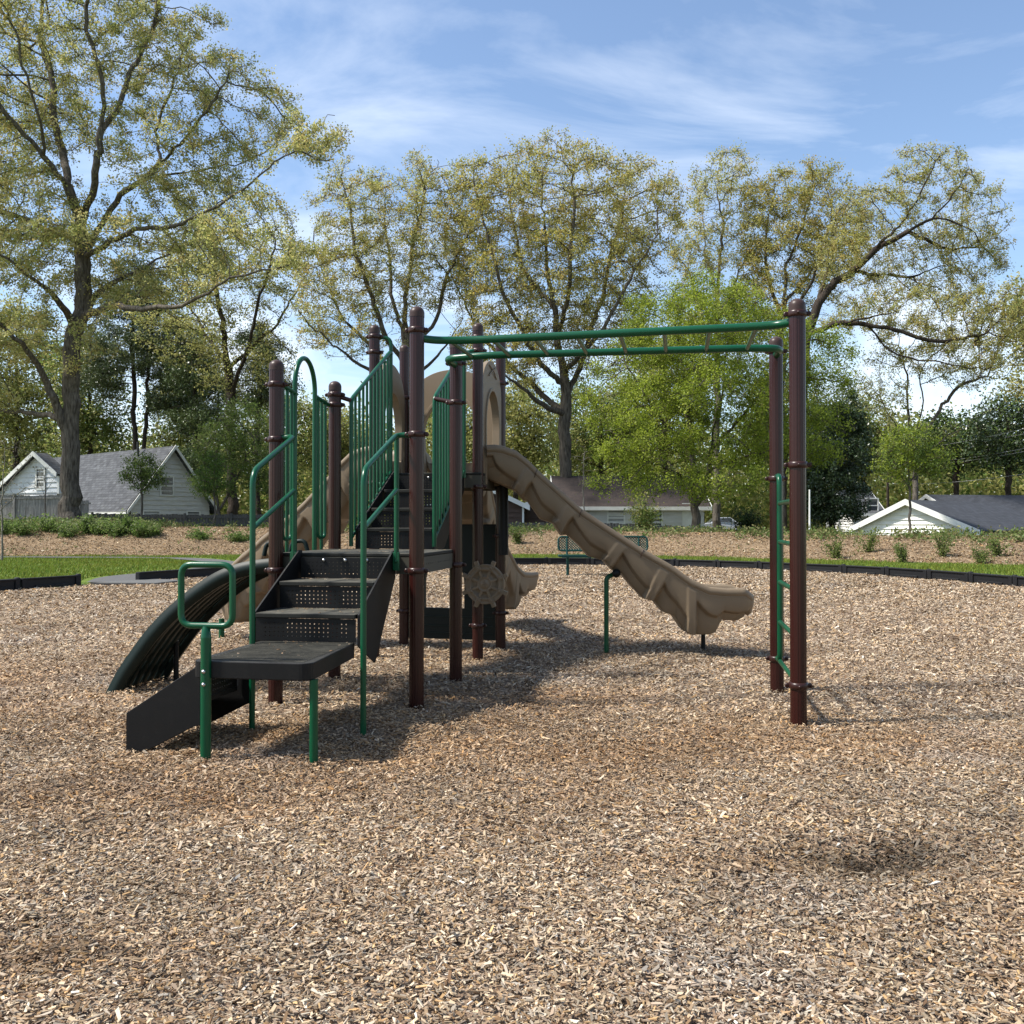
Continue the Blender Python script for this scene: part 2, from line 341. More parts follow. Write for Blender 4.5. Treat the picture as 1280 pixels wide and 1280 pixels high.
V, Fc, C = merge([scatter(1.5, 3.5, 10500, True, .018, ''), scatter(1.5, 5, 5000, False, .008, ''), scatter(3.5, 6, 8000, True, .020, ''), deck_chips(), scatter(6, 9.5, 4600, False, .026, ''), scatter(9.5, 15, 2100, False, .034, ''), scatter(15, 27.5, 1100, False, .048, '')])
o = npmesh('wood_chips', V, Fc, 'chip', C); tag(o, 'loose weathered wood chips covering the whole play area', 'wood chips', kind='stuff')
def berm_chips():
    n = 190000; x = rng.uniform(-27, 24, n); b = np.interp(x, BASEX, BASEY); y = b+.1+9*rng.uniform(0, 1, n)**1.15
    z = tz(x, y)+rng.uniform(0, .02, n); L = np.clip(rng.lognormal(math.log(.058), .4, n), .03, .16); W = L*rng.uniform(.2, .5, n)
    c = PAL[rng.choice(len(PAL), n)]*np.array([.80, .71, .56])*rng.uniform(.45, 1.05, (n, 1)); k = np.clip(sn(x, y, .7, 3), 0, 1)[:, None]*.35; c = c*(1-k)
    V, Fc, c = chips_mesh(x, y, z, L, W, W*.3, c, False, .4)
    o = npmesh('bank_wood_chips', V, Fc, 'chip', c); tag(o, 'brown wood chips spread over the planted bank behind the lawn', 'wood chips', kind='stuff')
berm_chips()

# ------------------------------------------------------------------ path
def ribbon(name, pts, w, m, z=.02, org=None):
    pts = [Vector((*p, 0)) for p in pts]; rows = []; f = fillet(pts, 2.5, 6); fine = []
    for i in range(len(f)-1):
        k = max(1, int((f[i+1]-f[i]).length/.6))
        fine += [f[i].lerp(f[i+1], j/k) for j in range(k)]
    fine.append(f[-1])
    for i, p in enumerate(fine):
        t = (fine[min(i+1, len(fine)-1)]-fine[max(i-1, 0)]).normalized(); s = Vector((-t.y, t.x, 0))
        rows.append([p+s*(w*a) + Vector((0, 0, float(tz((p+s*(w*a)).x, (p+s*(w*a)).y))+z)) for a in (-.5, -.25, 0, .25, .5)])
    mb = MB(); mb.grid(rows); return mb.build(name, m)
o = ribbon('path', [(-8.0, 18.9), (-8.6, 20.8), (-7.7, 24), (-8.4, 28), (-11, 32.1), (-17, 32.9), (-60, 33.1)], .95, 'asphalt', .03); tag(o, kind='structure')
o = MB(); a = [(-8.2, 18.4), (-7.5, 19.7), (-6.7, 19.3), (-6.9, 18.3)]; o.prism([(x, y, .012) for x, y in a], (0, 0, .03)); o = o.build('ramp_mat', 'rubber'); tag(o, 'grey rubber mat at the gap in the black border', 'mat')

# ------------------------------------------------------------------ grass
def grass():
    n = 330000; x = rng.uniform(-26, 22, n); y = rng.uniform(12, 37, n); b = np.interp(x, BASEX, BASEY)
    ok = (~inpit(x, y)) & (y < b+.25+rng.normal(0, .12, n)) & (np.abs(x) < .6*y+1.5)
    # keep clear of the path
    pts = np.array([(-8.0, 18.9), (-8.6, 20.8), (-7.7, 24), (-8.4, 28), (-11, 32.1), (-17, 32.9), (-60, 33.1)])
    dm = np.full(n, 9.)
    for k in range(len(pts)-1):
        a, c = pts[k], pts[k+1]; ac = c-a; t = np.clip(((x-a[0])*ac[0]+(y-a[1])*ac[1])/np.dot(ac, ac), 0, 1); dm = np.minimum(dm, np.hypot(x-a[0]-t*ac[0], y-a[1]-t*ac[1]))
    ok &= dm > .7; x = x[ok]; y = y[ok]; n = len(x); z = tz(x, y)
    h = rng.uniform(.035, .09, n)*(1+.5*np.clip(sn(x, y, .8, 2), -1, 1)); yaw = rng.uniform(0, 6.28, n); w = rng.uniform(.012, .024, n)
    lx = rng.normal(0, .03, n); ly = rng.normal(0, .03, n)
    a = np.stack([x-np.cos(yaw)*w, y-np.sin(yaw)*w, z-.01], -1); c = np.stack([x+np.cos(yaw)*w, y+np.sin(yaw)*w, z-.01], -1); t = np.stack([x+lx, y+ly, z+h], -1)
    V = np.stack([a, c, t], 1).reshape(-1, 3); Fc = np.arange(3*n).reshape(n, 3)
    g = np.array([.115, .19, .028])*rng.uniform(.7, 1.35, (n, 1)); g[:, 0] += rng.uniform(0, .06, n)+.03*np.clip(sn(x, y, .5, 6), 0, 1)
    o = npmesh('lawn_grass', V, Fc, 'blade', g); tag(o, 'short bright green lawn grass between the play area and the bank', 'grass', kind='stuff')
grass()

# ------------------------------------------------------------------ trees
def leaves(tc, n, size, sig, pal, jit=.2, flat=0):
    """n leaves round each tuft centre"""
    c = np.repeat(tc, n, axis=0)+rng.normal(0, sig, (len(tc)*n, 3)); k = len(c)
    nr = rng.normal(0, 1, (k, 3)); nr[:, 2] += .5+flat; nr /= np.linalg.norm(nr, axis=1, keepdims=True)
    a = np.cross(nr, rng.normal(0, 1, (k, 3))); a /= np.linalg.norm(a, axis=1, keepdims=True); b = np.cross(nr, a)
    s = (size*rng.uniform(.6, 1.3, k))[:, None]
    V = np.stack([c-a*s*.5, c+b*s*.3, c+a*s*.5, c-b*s*.3], 1).reshape(-1, 3)
    pal = np.array(pal); tuftc = pal[rng.integers(0, len(pal), len(tc))]*rng.uniform(1-jit, 1+jit, (len(tc), 1))
    col = np.repeat(tuftc, n, axis=0)*rng.uniform(.8, 1.2, (k, 1))
    return V, np.arange(4*k).reshape(k, 4), col
def grow(trunk, blobs, natt, step, kill, seed, up=.08, maxit=90, infl=9):
    r = np.random.default_rng(seed); pos = []; par = []; flo = []
    # trunk: list of polylines (each starts on an existing polyline or the ground)
    tr_i = []
    for pl in trunk:
        tr_i.append(1); pl = [Vector(p) for p in pl]
        if not pos: pos.append(pl[0]); par.append(-1); flo.append(1.0); cur = 0; f0, f1 = 1.0, .10
        else:
            d = [(q-pl[0]).length for q in pos]; cur = int(np.argmin(d)); f0 = min(.50, flo[cur]*.72); f1 = .07
        pts = fillet(pl, 1.2, 4)
        prev = pos[cur]; tot = sum((b_-a_).length for a_, b_ in zip(pts, pts[1:])); run = 0
        for p in pts[1:]:
            L = (p-prev).length
            if L < .15: continue
            k = max(1, int(round(L/step)))
            for j in range(1, k+1):
                q = prev.lerp(p, j/k)+Vector(r.normal(0, .05*step*2, 3)); wz = min(1, max(0, (q.z-5)/5))*.08; q = q+Vector((wz*math.sin(q.z*1.3+seed+len(tr_i)*2), wz*math.sin(q.x*1.1+q.z*.9+len(tr_i)), wz*math.sin(q.x*1.7+len(tr_i)*3))); pos.append(q); par.append(cur); tt_ = min(1, (run+L*j/k)/tot); flo.append(f0*(1-tt_)**1.1+f1*tt_); cur = len(pos)-1
            prev = p; run += L
    vol = np.array([b[3]*b[4]*b[5] for b in blobs]); pr = vol**.8/np.sum(vol**.8); att = []
    for k in r.choice(len(blobs), natt, p=pr):
        b = blobs[k]; d = r.normal(0, 1, 3); d /= np.linalg.norm(d); rad = r.uniform(0, 1)**(1/3.6)
        att.append(np.array(b[:3])+d*rad*np.array(b[3:6]))
    att = np.array(att); alive = np.ones(len(att), bool)
    for it in range(maxit):
        kd = kdtree.KDTree(len(pos))
        for i, p in enumerate(pos): kd.insert(p, i)
        kd.balance(); acc = {}; ids = np.nonzero(alive)[0]
        if len(ids) < 5: break
        for i in ids:
            co, idx, dist = kd.find(att[i])
            if dist < kill: alive[i] = False; continue
            if dist > infl: continue
            v = Vector(att[i])-co; v.normalize()
            if idx in acc: acc[idx] += v
            else: acc[idx] = v.copy()
        if not acc: break
        new = 0
        for idx, v in acc.items():
            if v.length < .05: continue
            v.normalize(); v = v+Vector(r.normal(0, .16, 3)); v.z += up
            pi = par[idx]
            if pi >= 0: v += (pos[idx]-pos[pi]).normalized()*.25
            pos.append(pos[idx]+v.normalized()*step); par.append(idx); new += 1
        if len(pos) > 14000: break
    return np.array([tuple(p) for p in pos]), np.array(par), np.array(flo+[0]*(len(pos)-len(flo)))
def branch_mesh(pos, par, r0, tip, n=6, expo=1.95, flo=None):
    N = len(pos); cnt = np.zeros(N); child = np.zeros(N)
    rad = np.full(N, 0.); acc = np.zeros(N)
    for i in range(N-1, 0, -1):
        if acc[i] == 0: acc[i] = tip**expo
        acc[par[i]] += acc[i]
        child[par[i]] += 1
    rad = acc**(1/expo); 
    if rad[0] > 0: 
        k = math.log(r0/tip)/math.log(max(rad[0]/tip, 1.001)); rad = tip*(rad/tip)**k
    if flo is not None: rad = np.maximum(rad*np.where(flo > 0, .8, 1), flo*r0*.95)
    main = {}
    for i in range(1, N):
        p = par[i]
        if p not in main or rad[i] > rad[main[p]]: main[p] = i
    idx = np.arange(1, N); p = par[1:]
    d = pos[idx]-pos[p]; d /= np.linalg.norm(d, axis=1, keepdims=True)+1e-9
    D = np.zeros((N, 3)); D[1:] = d; D[0] = (0, 0, 1)
    # smooth direction at node: average with main child's direction
    DS = D.copy()
    for q, c in main.items(): DS[q] = D[q]+D[c]
    DS /= np.linalg.norm(DS, axis=1, keepdims=True)+1e-9
    ismain = np.array([main[pp] == i for i, pp in zip(idx, p)])
    d0 = np.where(ismain[:, None], DS[p], d); r_0 = np.where(ismain, rad[p], rad[idx]*1.05); d1 = DS[idx]; r_1 = rad[idx]
    ref = np.array([.83, .47, .12])
    def ring(c, dd, rr, m):
        a = np.cross(dd, ref); a /= np.linalg.norm(a, axis=1, keepdims=True)+1e-9; b = np.cross(dd, a); out = []
        for k in range(m):
            t = 2*math.pi*k/m; out.append(c+a*(rr*math.cos(t))[:, None]+b*(rr*math.sin(t))[:, None])
        return np.stack(out, 1)
    Vs = []; Fs = []; o = 0
    for big in (True, False):
        sel = (r_1 > .09) == big; m = 14 if big else 4
        if not sel.any(): continue
        A = ring(pos[p[sel]], d0[sel], r_0[sel], m); B = ring(pos[idx[sel]], d1[sel], r_1[sel], m); k = sel.sum()
        V = np.concatenate([A, B], 1).reshape(-1, 3); base = (np.arange(k)*2*m)[:, None]+o
        f = np.concatenate([np.stack([base[:, 0]+j, base[:, 0]+(j+1) % m, base[:, 0]+m+(j+1) % m, base[:, 0]+m+j], -1) for j in range(m)])
        Vs.append(V); Fs.append(f); o += len(V)
    return np.concatenate(Vs), np.concatenate(Fs), rad
def tree(name, label, px, D, limbs, blobs, r0, pal, natt=1800, step=.5, kill=.9, tufts=3, nleaf=6, leaf=.12, sig=.11, spread=.35, seed=1, tip=.012, bark='bark', leafm='leaf', group=None, cat='tree', up=.08, blossom=None, bare=0, leafrad=3.0, base_y=None, flat=0, infl=9):
    gz = float(tz(*(P(px, 660, D).xy))); base = P(px, 660, D); base.z = gz-.1
    tr = []
    for pl in limbs: tr.append([P(x, y, D+dd) for x, y, dd in pl])
    tr[0][0] = base.copy()
    m = D/F; bl = [(*P(x, y, D+dd), rx*m, rd*m if rd else rx*m*.9, ry*m) for (x, y, rx, ry, dd, rd) in blobs]
    pos, par, flo = grow(tr, bl, natt, step, kill, seed, up, infl=infl)
    V, Fc, rad = branch_mesh(pos, par, r0, tip, flo=flo)
    # flare the foot of the trunk
    hh = V[:, 2]-base.z; fl = 1+.45*np.exp(-np.clip(hh, 0, 99)/.45); V[:, 0] = base.x+(V[:, 0]-base.x)*np.where(hh < 2, fl, 1); V[:, 1] = base.y+(V[:, 1]-base.y)*np.where(hh < 2, fl, 1)
    root = empty(name, base); tag(root, label, cat, group)
    org = tuple(base)
    # twigs + leaf tufts
    if name not in ('sapling',): tufts = max(1, round(tufts*1.8)); leaf *= .98; nleaf = int(nleaf*1.75)
    thin = np.nonzero(rad < tip*leafrad)[0]; thin = thin[thin > 5]
    if name not in ('sapling', 'young_maple'):
        q = pos[thin]; f = 2.2/(step/.42); wgt = np.sin(q[:, 0]*f+seed)+np.sin(q[:, 1]*f*1.2+q[:, 2]*f*.4)+np.sin(q[:, 2]*f*1.3+q[:, 0]*f*.5+2)+rng.normal(0, .5, len(q))
        keep = wgt > -.75; thin = thin[keep]; spread *= .72; nleaf = int(nleaf*1.35)
    if bare: thin = thin[rng.uniform(0, 1, len(thin)) > bare]
    tc = np.repeat(pos[thin], tufts, axis=0); off = rng.normal(0, spread, tc.shape); off[:, 2] = off[:, 2]*.8+spread*.35; te = tc+off
    # twig prisms
    k = len(tc); w = .009*D/46; dd = te-tc; s = np.cross(dd, rng.normal(0, 1, (k, 3))); s /= np.linalg.norm(s, axis=1, keepdims=True)+1e-9; s2 = np.cross(dd, s); s2 /= np.linalg.norm(s2, axis=1, keepdims=True)+1e-9
    a = tc+s*w; b2 = tc-s*w*.5+s2*w; c2 = tc-s*w*.5-s2*w; TV = np.stack([a, b2, c2, te], 1).reshape(-1, 3); bb = (np.arange(k)*4)[:, None]
    TF = np.concatenate([bb+np.array([[0, 1, 3, 3]]), bb+np.array([[1, 2, 3, 3]]), bb+np.array([[2, 0, 3, 3]])])
    # as quads with a doubled tip vertex -> give the tip its own vertex
    TV2 = np.stack([a, b2, c2, te+s*w*.3, te-s*w*.3], 1).reshape(-1, 3); bb = (np.arange(k)*5)[:, None]
    TF = np.concatenate([bb+np.array([[0, 1, 4, 3]]), bb+np.array([[1, 2, 3, 4]])])
    V2 = np.concatenate([V, TV2]); F2 = np.concatenate([Fc, TF+len(V)])
    npmesh('trunk', V2, F2, bark, None, root, org, smooth=True)
    LV, LF, LC = leaves(te, nleaf, leaf, sig, pal, flat=flat)
    npmesh('crown', LV, LF, leafm, LC, root, org); print('TREE', px, 'leaves', len(LF), 'nodes', len(pos))
    if blossom:
        bt = te[rng.uniform(0, 1, len(te)) < blossom[0]]; bt = bt[bt[:, 2] > np.percentile(te[:, 2], 25)]
        BV, BF, BC = leaves(bt, 4, blossom[1], .09, [(.75, .74, .66)], flat=2); npmesh('blossom', BV, BF, 'blossom', BC, root, org)
    return root
OAK = [(.40, .39, .13), (.43, .395, .14), (.33, .345, .11), (.47, .45, .21), (.26, .29, .09), (.43, .35, .13)]
GOLD = [(.42, .37, .10), (.38, .345, .09), (.33, .32, .09), (.44, .40, .14), (.28, .285, .075), (.40, .30, .09)]
LIME = [(.24, .30, .03), (.28, .34, .04), (.19, .25, .028), (.33, .38, .065), (.15, .20, .03)]
OLIVE = [(.27, .28, .08), (.32, .31, .10), (.21, .24, .065), (.35, .33, .12)]
DARK = [(.035, .062, .02), (.048, .08, .028), (.065, .09, .04), (.03, .05, .018)]
MID = [(.13, .19, .045), (.165, .225, .055), (.10, .15, .035), (.20, .24, .07)]

tree('oak_tree', 'huge oak with thick grey trunk standing behind the left fence, crown filling the upper left', 88, 46,
 [[(88, 660, 0), (87, 590, 0), (88, 520, 0), (92, 440, 0), (98, 395, 0), (106, 330, 0), (103, 285, 0), (84, 232, -1), (58, 195, -2), (22, 160, -3), (-20, 110, -4)],
  [(84, 545, 0), (70, 505, -.6), (55, 470, -1), (35, 435, -2), (0, 405, -3), (-60, 370, -4)],
  [(72, 520, -.4), (55, 519, 1), (28, 514, 2), (-10, 515, 3), (-70, 500, 5)],
  [(105, 330, 0), (122, 285, 1), (150, 240, 1), (199, 212, 0), (236, 170, -1), (262, 130, -2), (285, 94, -2)],
  [(150, 240, 1), (205, 216, 3), (260, 212, 4), (300, 205, 5), (345, 180, 6)],
  [(106, 325, 0), (135, 300, -2), (185, 284, -4), (259, 270, -5), (300, 236, -5), (345, 205, -6), (370, 190, -6), (412, 200, -6)],
  [(96, 405, 0), (110, 390, -1), (150, 383, -3), (200, 388, -5), (235, 380, -6), (262, 362, -7), (305, 345, -8), (350, 330, -8)],
  [(98, 395, 0), (125, 365, 2), (165, 345, 4), (200, 320, 6), (250, 300, 7)],
  [(84, 232, -1), (72, 170, 1), (65, 100, 2), (50, 30, 3), (55, -60, 3)],
  [(103, 285, 0), (118, 220, -2), (130, 160, -2), (128, 100, -3), (108, 40, -3), (120, -60, -3)],
  [(130, 160, -2), (160, 110, -1), (180, 60, 0), (200, 0, 0), (210, -60, 1)],
  [(60, 195, -2), (45, 140, -4), (30, 80, -5), (10, 10, -6)],
  [(104, 300, 0), (60, 290, 3), (20, 270, 4), (-30, 250, 6)],
  [(88, 400, 0), (58, 360, -3), (20, 330, -5), (-25, 300, -6)],
  [(199, 212, 0), (195, 160, 2), (215, 110, 2), (230, 60, 3)]],
 [(60, 60, 150, 130, 0, 170), (210, 60, 80, 80, 0, 120), (300, 130, 80, 45, 0, 110), (385, 170, 58, 30, -2, 70), (160, 330, 140, 50, 0, 150), (310, 320, 85, 36, -6, 80), (20, 280, 110, 80, 0, 130), (-90, 160, 120, 200, 0, 200), (60, 420, 90, 38, -2, 110), (230, 210, 90, 60, 0, 120), (-80, 420, 90, 80, 0, 120), (100, -90, 170, 60, 0, 150)],
 .52, OAK, natt=5200, step=.42, kill=.75, tufts=3, nleaf=8, leaf=.12, sig=.13, spread=.26, seed=3, tip=.014)

tree('oak_tree', 'dark limbed oak rising behind the pale grey house beside the huge oak', 292, 66,
 [[(292, 660, 0), (290, 600, 0), (288, 500, 0), (282, 430, 0), (270, 350, 0), (262, 280, 1)],
  [(288, 500, 0), (310, 430, -2), (330, 360, -3), (345, 300, -3)], [(285, 450, 0), (245, 400, 3), (215, 350, 4), (195, 300, 4)],
  [(300, 460, 0), (350, 400, 2), (385, 340, 3)]],
 [(280, 300, 95, 75, 0, 90), (230, 400, 70, 60, 0, 90), (340, 340, 62, 70, 0, 70), (300, 450, 80, 50, 0, 80)],
 .42, OLIVE+OAK[:2], natt=2300, step=.55, kill=1.0, tufts=3, nleaf=5, leaf=.16, sig=.18, spread=.35, seed=5, tip=.018, bark='bark_dark')
tree('oak_tree', 'spreading golden oak behind the climbing frame posts, left of centre', 506, 62,
 [[(506, 660, 0), (506, 560, 0), (508, 470, 0), (508, 425, 0), (506, 370, 0), (518, 300, 0), (530, 235, 0)],
  [(507, 465, 0), (480, 410, -1), (455, 350, -2), (440, 290, -2), (430, 230, -2)], [(508, 440, 0), (492, 380, 2), (485, 310, 3), (480, 240, 3)],
  [(508, 480, 0), (460, 430, 2), (425, 390, 3), (400, 340, 4), (392, 290, 4)], [(508, 490, 0), (440, 450, -3), (400, 420, -4), (375, 390, -5)],
  [(510, 450, 0), (545, 400, 0), (560, 340, -1), (590, 280, -1)], [(510, 480, 0), (550, 440, 3), (580, 400, 3)]],
 [(450, 270, 62, 62, 0, 85), (530, 255, 62, 58, 0, 85), (420, 350, 55, 55, 0, 70), (500, 340, 95, 60, 0, 90), (570, 320, 45, 65, 0, 60), (440, 420, 80, 30, 0, 70)],
 .42, GOLD+OAK, natt=4200, step=.46, kill=.78, tufts=2, nleaf=7, leaf=.13, sig=.14, spread=.32, seed=8, tip=.016)
tree('oak_tree', 'tall broad golden oak in the centre behind the monkey bars', 706, 60,
 [[(706, 660, 0), (708, 600, 0), (706, 540, 0), (706, 480, 0), (694, 400, 0), (682, 320, 0), (678, 240, 0)],
  [(706, 485, 0), (664, 440, -2), (640, 390, -2), (618, 330, -3), (600, 260, -3), (590, 215, -3)], [(706, 500, 0), (735, 430, 2), (752, 370, 3), (770, 300, 3), (785, 230, 3)],
  [(700, 420, 0), (712, 350, -3), (715, 280, -3), (720, 210, -3)], [(706, 470, 0), (745, 420, -3), (790, 350, -4), (820, 290, -4)], [(706, 510, 0), (650, 470, 3), (600, 420, 4), (570, 360, 5), (555, 300, 5)],
  [(690, 390, 0), (650, 330, 3), (640, 270, 3), (640, 215, 3)], [(706, 520, 0), (670, 505, -2), (640, 470, -4), (600, 450, -5)]],
 [(690, 245, 95, 68, 0, 110), (790, 265, 70, 62, 0, 90), (605, 270, 62, 70, 0, 85), (700, 350, 140, 75, 0, 120), (640, 440, 90, 45, 0, 90), (750, 430, 70, 50, 0, 80), (830, 250, 28, 30, 0, 40)],
 .48, GOLD, natt=5600, step=.46, kill=.72, tufts=3, nleaf=6, leaf=.135, sig=.15, spread=.32, seed=12, tip=.016)
tree('oak_tree', 'narrow golden topped oak behind the lime green maple', 896, 76,
 [[(896, 660, 0), (896, 500, 0), (896, 420, 0), (896, 360, 0), (905, 290, 0), (895, 220, 0)], [(897, 400, 0), (930, 330, 0), (945, 290, 1)], [(897, 420, 0), (860, 340, 1), (835, 300, 1)], [(897, 380, 0), (880, 300, 2), (875, 240, 2)]],
 [(903, 240, 48, 55, 0, 60), (880, 310, 55, 50, 0, 60), (935, 300, 40, 40, 0, 60), (900, 390, 70, 50, 0, 60)],
 .34, GOLD+OAK, natt=2600, step=.6, kill=1.0, tufts=3, nleaf=6, leaf=.16, sig=.18, spread=.38, seed=17, tip=.018)
tree('oak_tree', 'dense rounded golden oak between the narrow oak and the leaning oak', 975, 74,
 [[(975, 660, 0), (976, 500, 0), (978, 400, 0), (982, 340, 0), (1000, 290, 0), (1020, 230, 0)], [(978, 400, 0), (955, 330, 1), (960, 270, 1), (970, 230, 1)], [(980, 380, 0), (1020, 330, 2), (1045, 290, 2)], [(978, 410, 0), (1010, 360, -2), (1030, 320, -3), (1040, 260, -3)]],
 [(1015, 250, 48, 48, 0, 60), (970, 260, 48, 48, 0, 60), (1000, 320, 78, 48, 0, 70), (1050, 290, 40, 45, 0, 60), (960, 390, 60, 50, 0, 60)],
 .38, GOLD, natt=3000, step=.55, kill=.95, tufts=4, nleaf=6, leaf=.16, sig=.18, spread=.38, seed=19, tip=.018)
tree('oak_tree', 'big leaning oak with long dark limbs reaching to the right behind the monkey bar posts', 1000, 66,
 [[(1000, 660, 0), (1000, 560, 0), (1003, 470, 0), (1008, 420, 0), (1022, 378, 0), (1045, 352, 0), (1068, 338, -1), (1095, 312, -2), (1130, 290, -2), (1165, 270, -3), (1210, 285, -4)],
  [(1068, 338, -1), (1110, 345, 1), (1140, 346, 2), (1185, 330, 3)], [(1095, 312, -2), (1120, 290, -3), (1140, 255, -3), (1160, 225, -3), (1175, 195, -3)],
  [(1008, 425, 0), (1040, 402, -3), (1085, 400, -4), (1120, 388, -5)], [(1060, 401, -3), (1100, 407, -4), (1150, 424, -5), (1200, 427, -5), (1230, 415, -5)],
  [(1085, 405, -3), (1110, 440, -4), (1150, 450, -5), (1200, 458, -6), (1250, 462, -6)], [(1130, 290, -2), (1180, 310, 1), (1220, 310, 2), (1255, 310, 2)],
  [(1022, 378, 0), (1035, 320, 3), (1050, 270, 4), (1070, 235, 4)], [(1165, 270, -3), (1195, 240, -4), (1210, 215, -4)]],
 [(1160, 220, 52, 38, -2, 60), (1215, 270, 48, 48, 0, 60), (1100, 275, 60, 48, 0, 80), (1180, 330, 85, 45, 0, 80), (1120, 390, 80, 28, -3, 80), (1220, 400, 70, 42, -3, 80), (1060, 330, 45, 50, 0, 70), (1190, 445, 70, 26, -4, 60)],
 .46, OAK+GOLD, natt=4600, step=.45, kill=.8, tufts=3, nleaf=6, leaf=.13, sig=.13, spread=.28, seed=23, tip=.015, bark='bark_dark')
tree('oak_tree', 'slender many stemmed tree below the leaning oak limbs at the right', 1146, 66,
 [[(1146, 660, 0), (1144, 600, 0), (1144, 560, 0), (1135, 500, 0), (1128, 440, 0)], [(1144, 580, 0), (1150, 520, 0), (1152, 460, 0)], [(1144, 575, 0), (1165, 520, 1), (1200, 480, 1), (1235, 470, 1)], [(1144, 590, 0), (1120, 530, 1), (1095, 490, 2)], [(1146, 590, 0), (1175, 550, -2), (1215, 530, -2)]],
 [(1145, 440, 60, 45, 0, 60), (1220, 450, 55, 45, 0, 60), (1100, 480, 45, 50, 0, 50), (1250, 400, 40, 60, 0, 60)],
 .25, OAK, natt=1500, step=.5, kill=1.0, tufts=2, nleaf=5, leaf=.14, sig=.15, spread=.35, seed=29, tip=.016)
tree('maple_tree', 'bright lime green maple with forked trunk in front of the pale sided house', 873, 50,
 [[(866, 660, 0), (868, 625, 0), (866, 580, 0), (862, 520, 0), (850, 450, 0), (845, 390, 0)], [(868, 640, 0), (884, 610, 0), (890, 550, 1), (905, 480, 2), (915, 400, 2)], [(864, 560, 0), (820, 520, -1), (790, 470, -2), (775, 430, -2)], [(889, 560, 1), (930, 520, -1), (970, 470, -2), (1000, 430, -2)], [(866, 600, 0), (820, 580, -3), (780, 560, -4)], [(888, 590, 1), (930, 570, -3), (975, 560, -4)], [(862, 520, 0), (880, 450, -4), (880, 390, -5)]],
 [(870, 400, 92, 50, 0, 90), (820, 460, 72, 58, 0, 80), (950, 440, 82, 52, 0, 90), (880, 510, 110, 58, -2, 90), (800, 555, 58, 40, -2, 70), (960, 550, 72, 40, -1, 70), (900, 600, 60, 25, -3, 60), (775, 605, 42, 20, -2, 50), (840, 608, 40, 18, -3, 50), (1030, 460, 42, 55, 0, 60), (1015, 545, 40, 45, 0, 60), (755, 500, 30, 55, 0, 50)],
 .26, LIME, natt=3300, step=.42, kill=.7, tufts=4, nleaf=8, leaf=.12, sig=.17, spread=.33, seed=31, tip=.012)
tree('magnolia_tree', 'dense dark evergreen magnolia beside the white gabled garage', 1040, 62,
 [[(1040, 660, 0), (1040, 620, 0), (1042, 560, 0), (1045, 510, 0)]], [(1045, 560, 42, 55, 0, 42), (1040, 620, 48, 38, 0, 48), (1050, 515, 28, 32, 0, 30), (1020, 590, 30, 40, 0, 35)],
 .2, DARK, natt=900, step=.4, kill=.6, tufts=5, nleaf=8, leaf=.17, sig=.17, spread=.3, seed=37, leafm='leaf_dark', bark='bark_dark', leafrad=5)
tree('young_maple', 'small fresh green maple standing on the bank in front of the white gabled garage', 1137, 39,
 [[(1137, 665, 0), (1137, 640, 0), (1137, 610, 0), (1136, 570, 0), (1135, 535, 0)], [(1137, 612, 0), (1120, 585, 0), (1108, 560, 0)], [(1137, 605, 0), (1155, 580, 0), (1165, 560, 0)]],
 [(1136, 558, 34, 30, 0, 34), (1115, 580, 24, 18, 0, 30), (1160, 580, 26, 20, 0, 28)], .075, LIME+MID, natt=700, step=.2, kill=.35, tufts=3, nleaf=6, leaf=.10, sig=.1, spread=.16, seed=41, tip=.007, leafrad=4)
tree('dogwood_tree', 'green dogwood dotted with white blossom right of the pale grey house', 275, 54,
 [[(275, 660, 0), (272, 620, 0), (268, 570, 0)], [(275, 640, 0), (300, 590, 0), (320, 550, -1)], [(275, 630, 0), (258, 600, 0), (256, 570, -1)]],
 [(282, 556, 38, 32, 0, 50), (320, 575, 40, 40, 0, 50), (300, 530, 40, 24, 0, 50), (262, 606, 24, 20, 0, 30), (345, 600, 34, 40, 0, 40)], .13, MID, natt=1500, step=.35, kill=.55, tufts=4, nleaf=6, leaf=.12, sig=.16, spread=.28, seed=43, blossom=(.09, .12), leafrad=4, tip=.012)
tree('pine_tree', 'tall pine with bare double trunk directly behind the grey shingled roof', 172, 72,
 [[(170, 660, 0), (169, 560, 0), (167, 480, 0), (165, 400, 0), (160, 330, 0)], [(170, 600, 0), (182, 560, 0), (185, 480, 0), (190, 400, 0)]],
 [(150, 440, 48, 45, 0, 45), (200, 440, 42, 50, 0, 45), (170, 370, 42, 45, 0, 45), (215, 500, 34, 26, 0, 40), (120, 480, 32, 24, 0, 34)], .3, [(.07, .10, .035), (.09, .12, .045), (.11, .13, .05)], natt=2400, step=.45, kill=.7, tufts=4, nleaf=9, leaf=.15, sig=.2, spread=.3, seed=47, leafm='leaf_dark', tip=.016, bark='bark_dark')
tree('pine_tree', 'dark pine seen left of the brown posts beneath the white cloud', 322, 80,
 [[(322, 660, 0), (322, 560, 0), (324, 480, 0), (324, 410, 0)]],
 [(322, 440, 32, 32, 0, 40), (310, 490, 40, 24, 0, 40), (345, 480, 30, 18, 0, 30)], .28, [(.07, .10, .035), (.09, .12, .045)], natt=1300, step=.5, kill=.75, tufts=4, nleaf=8, leaf=.17, sig=.22, spread=.35, seed=53, leafm='leaf_dark', tip=.018, bark='bark_dark')
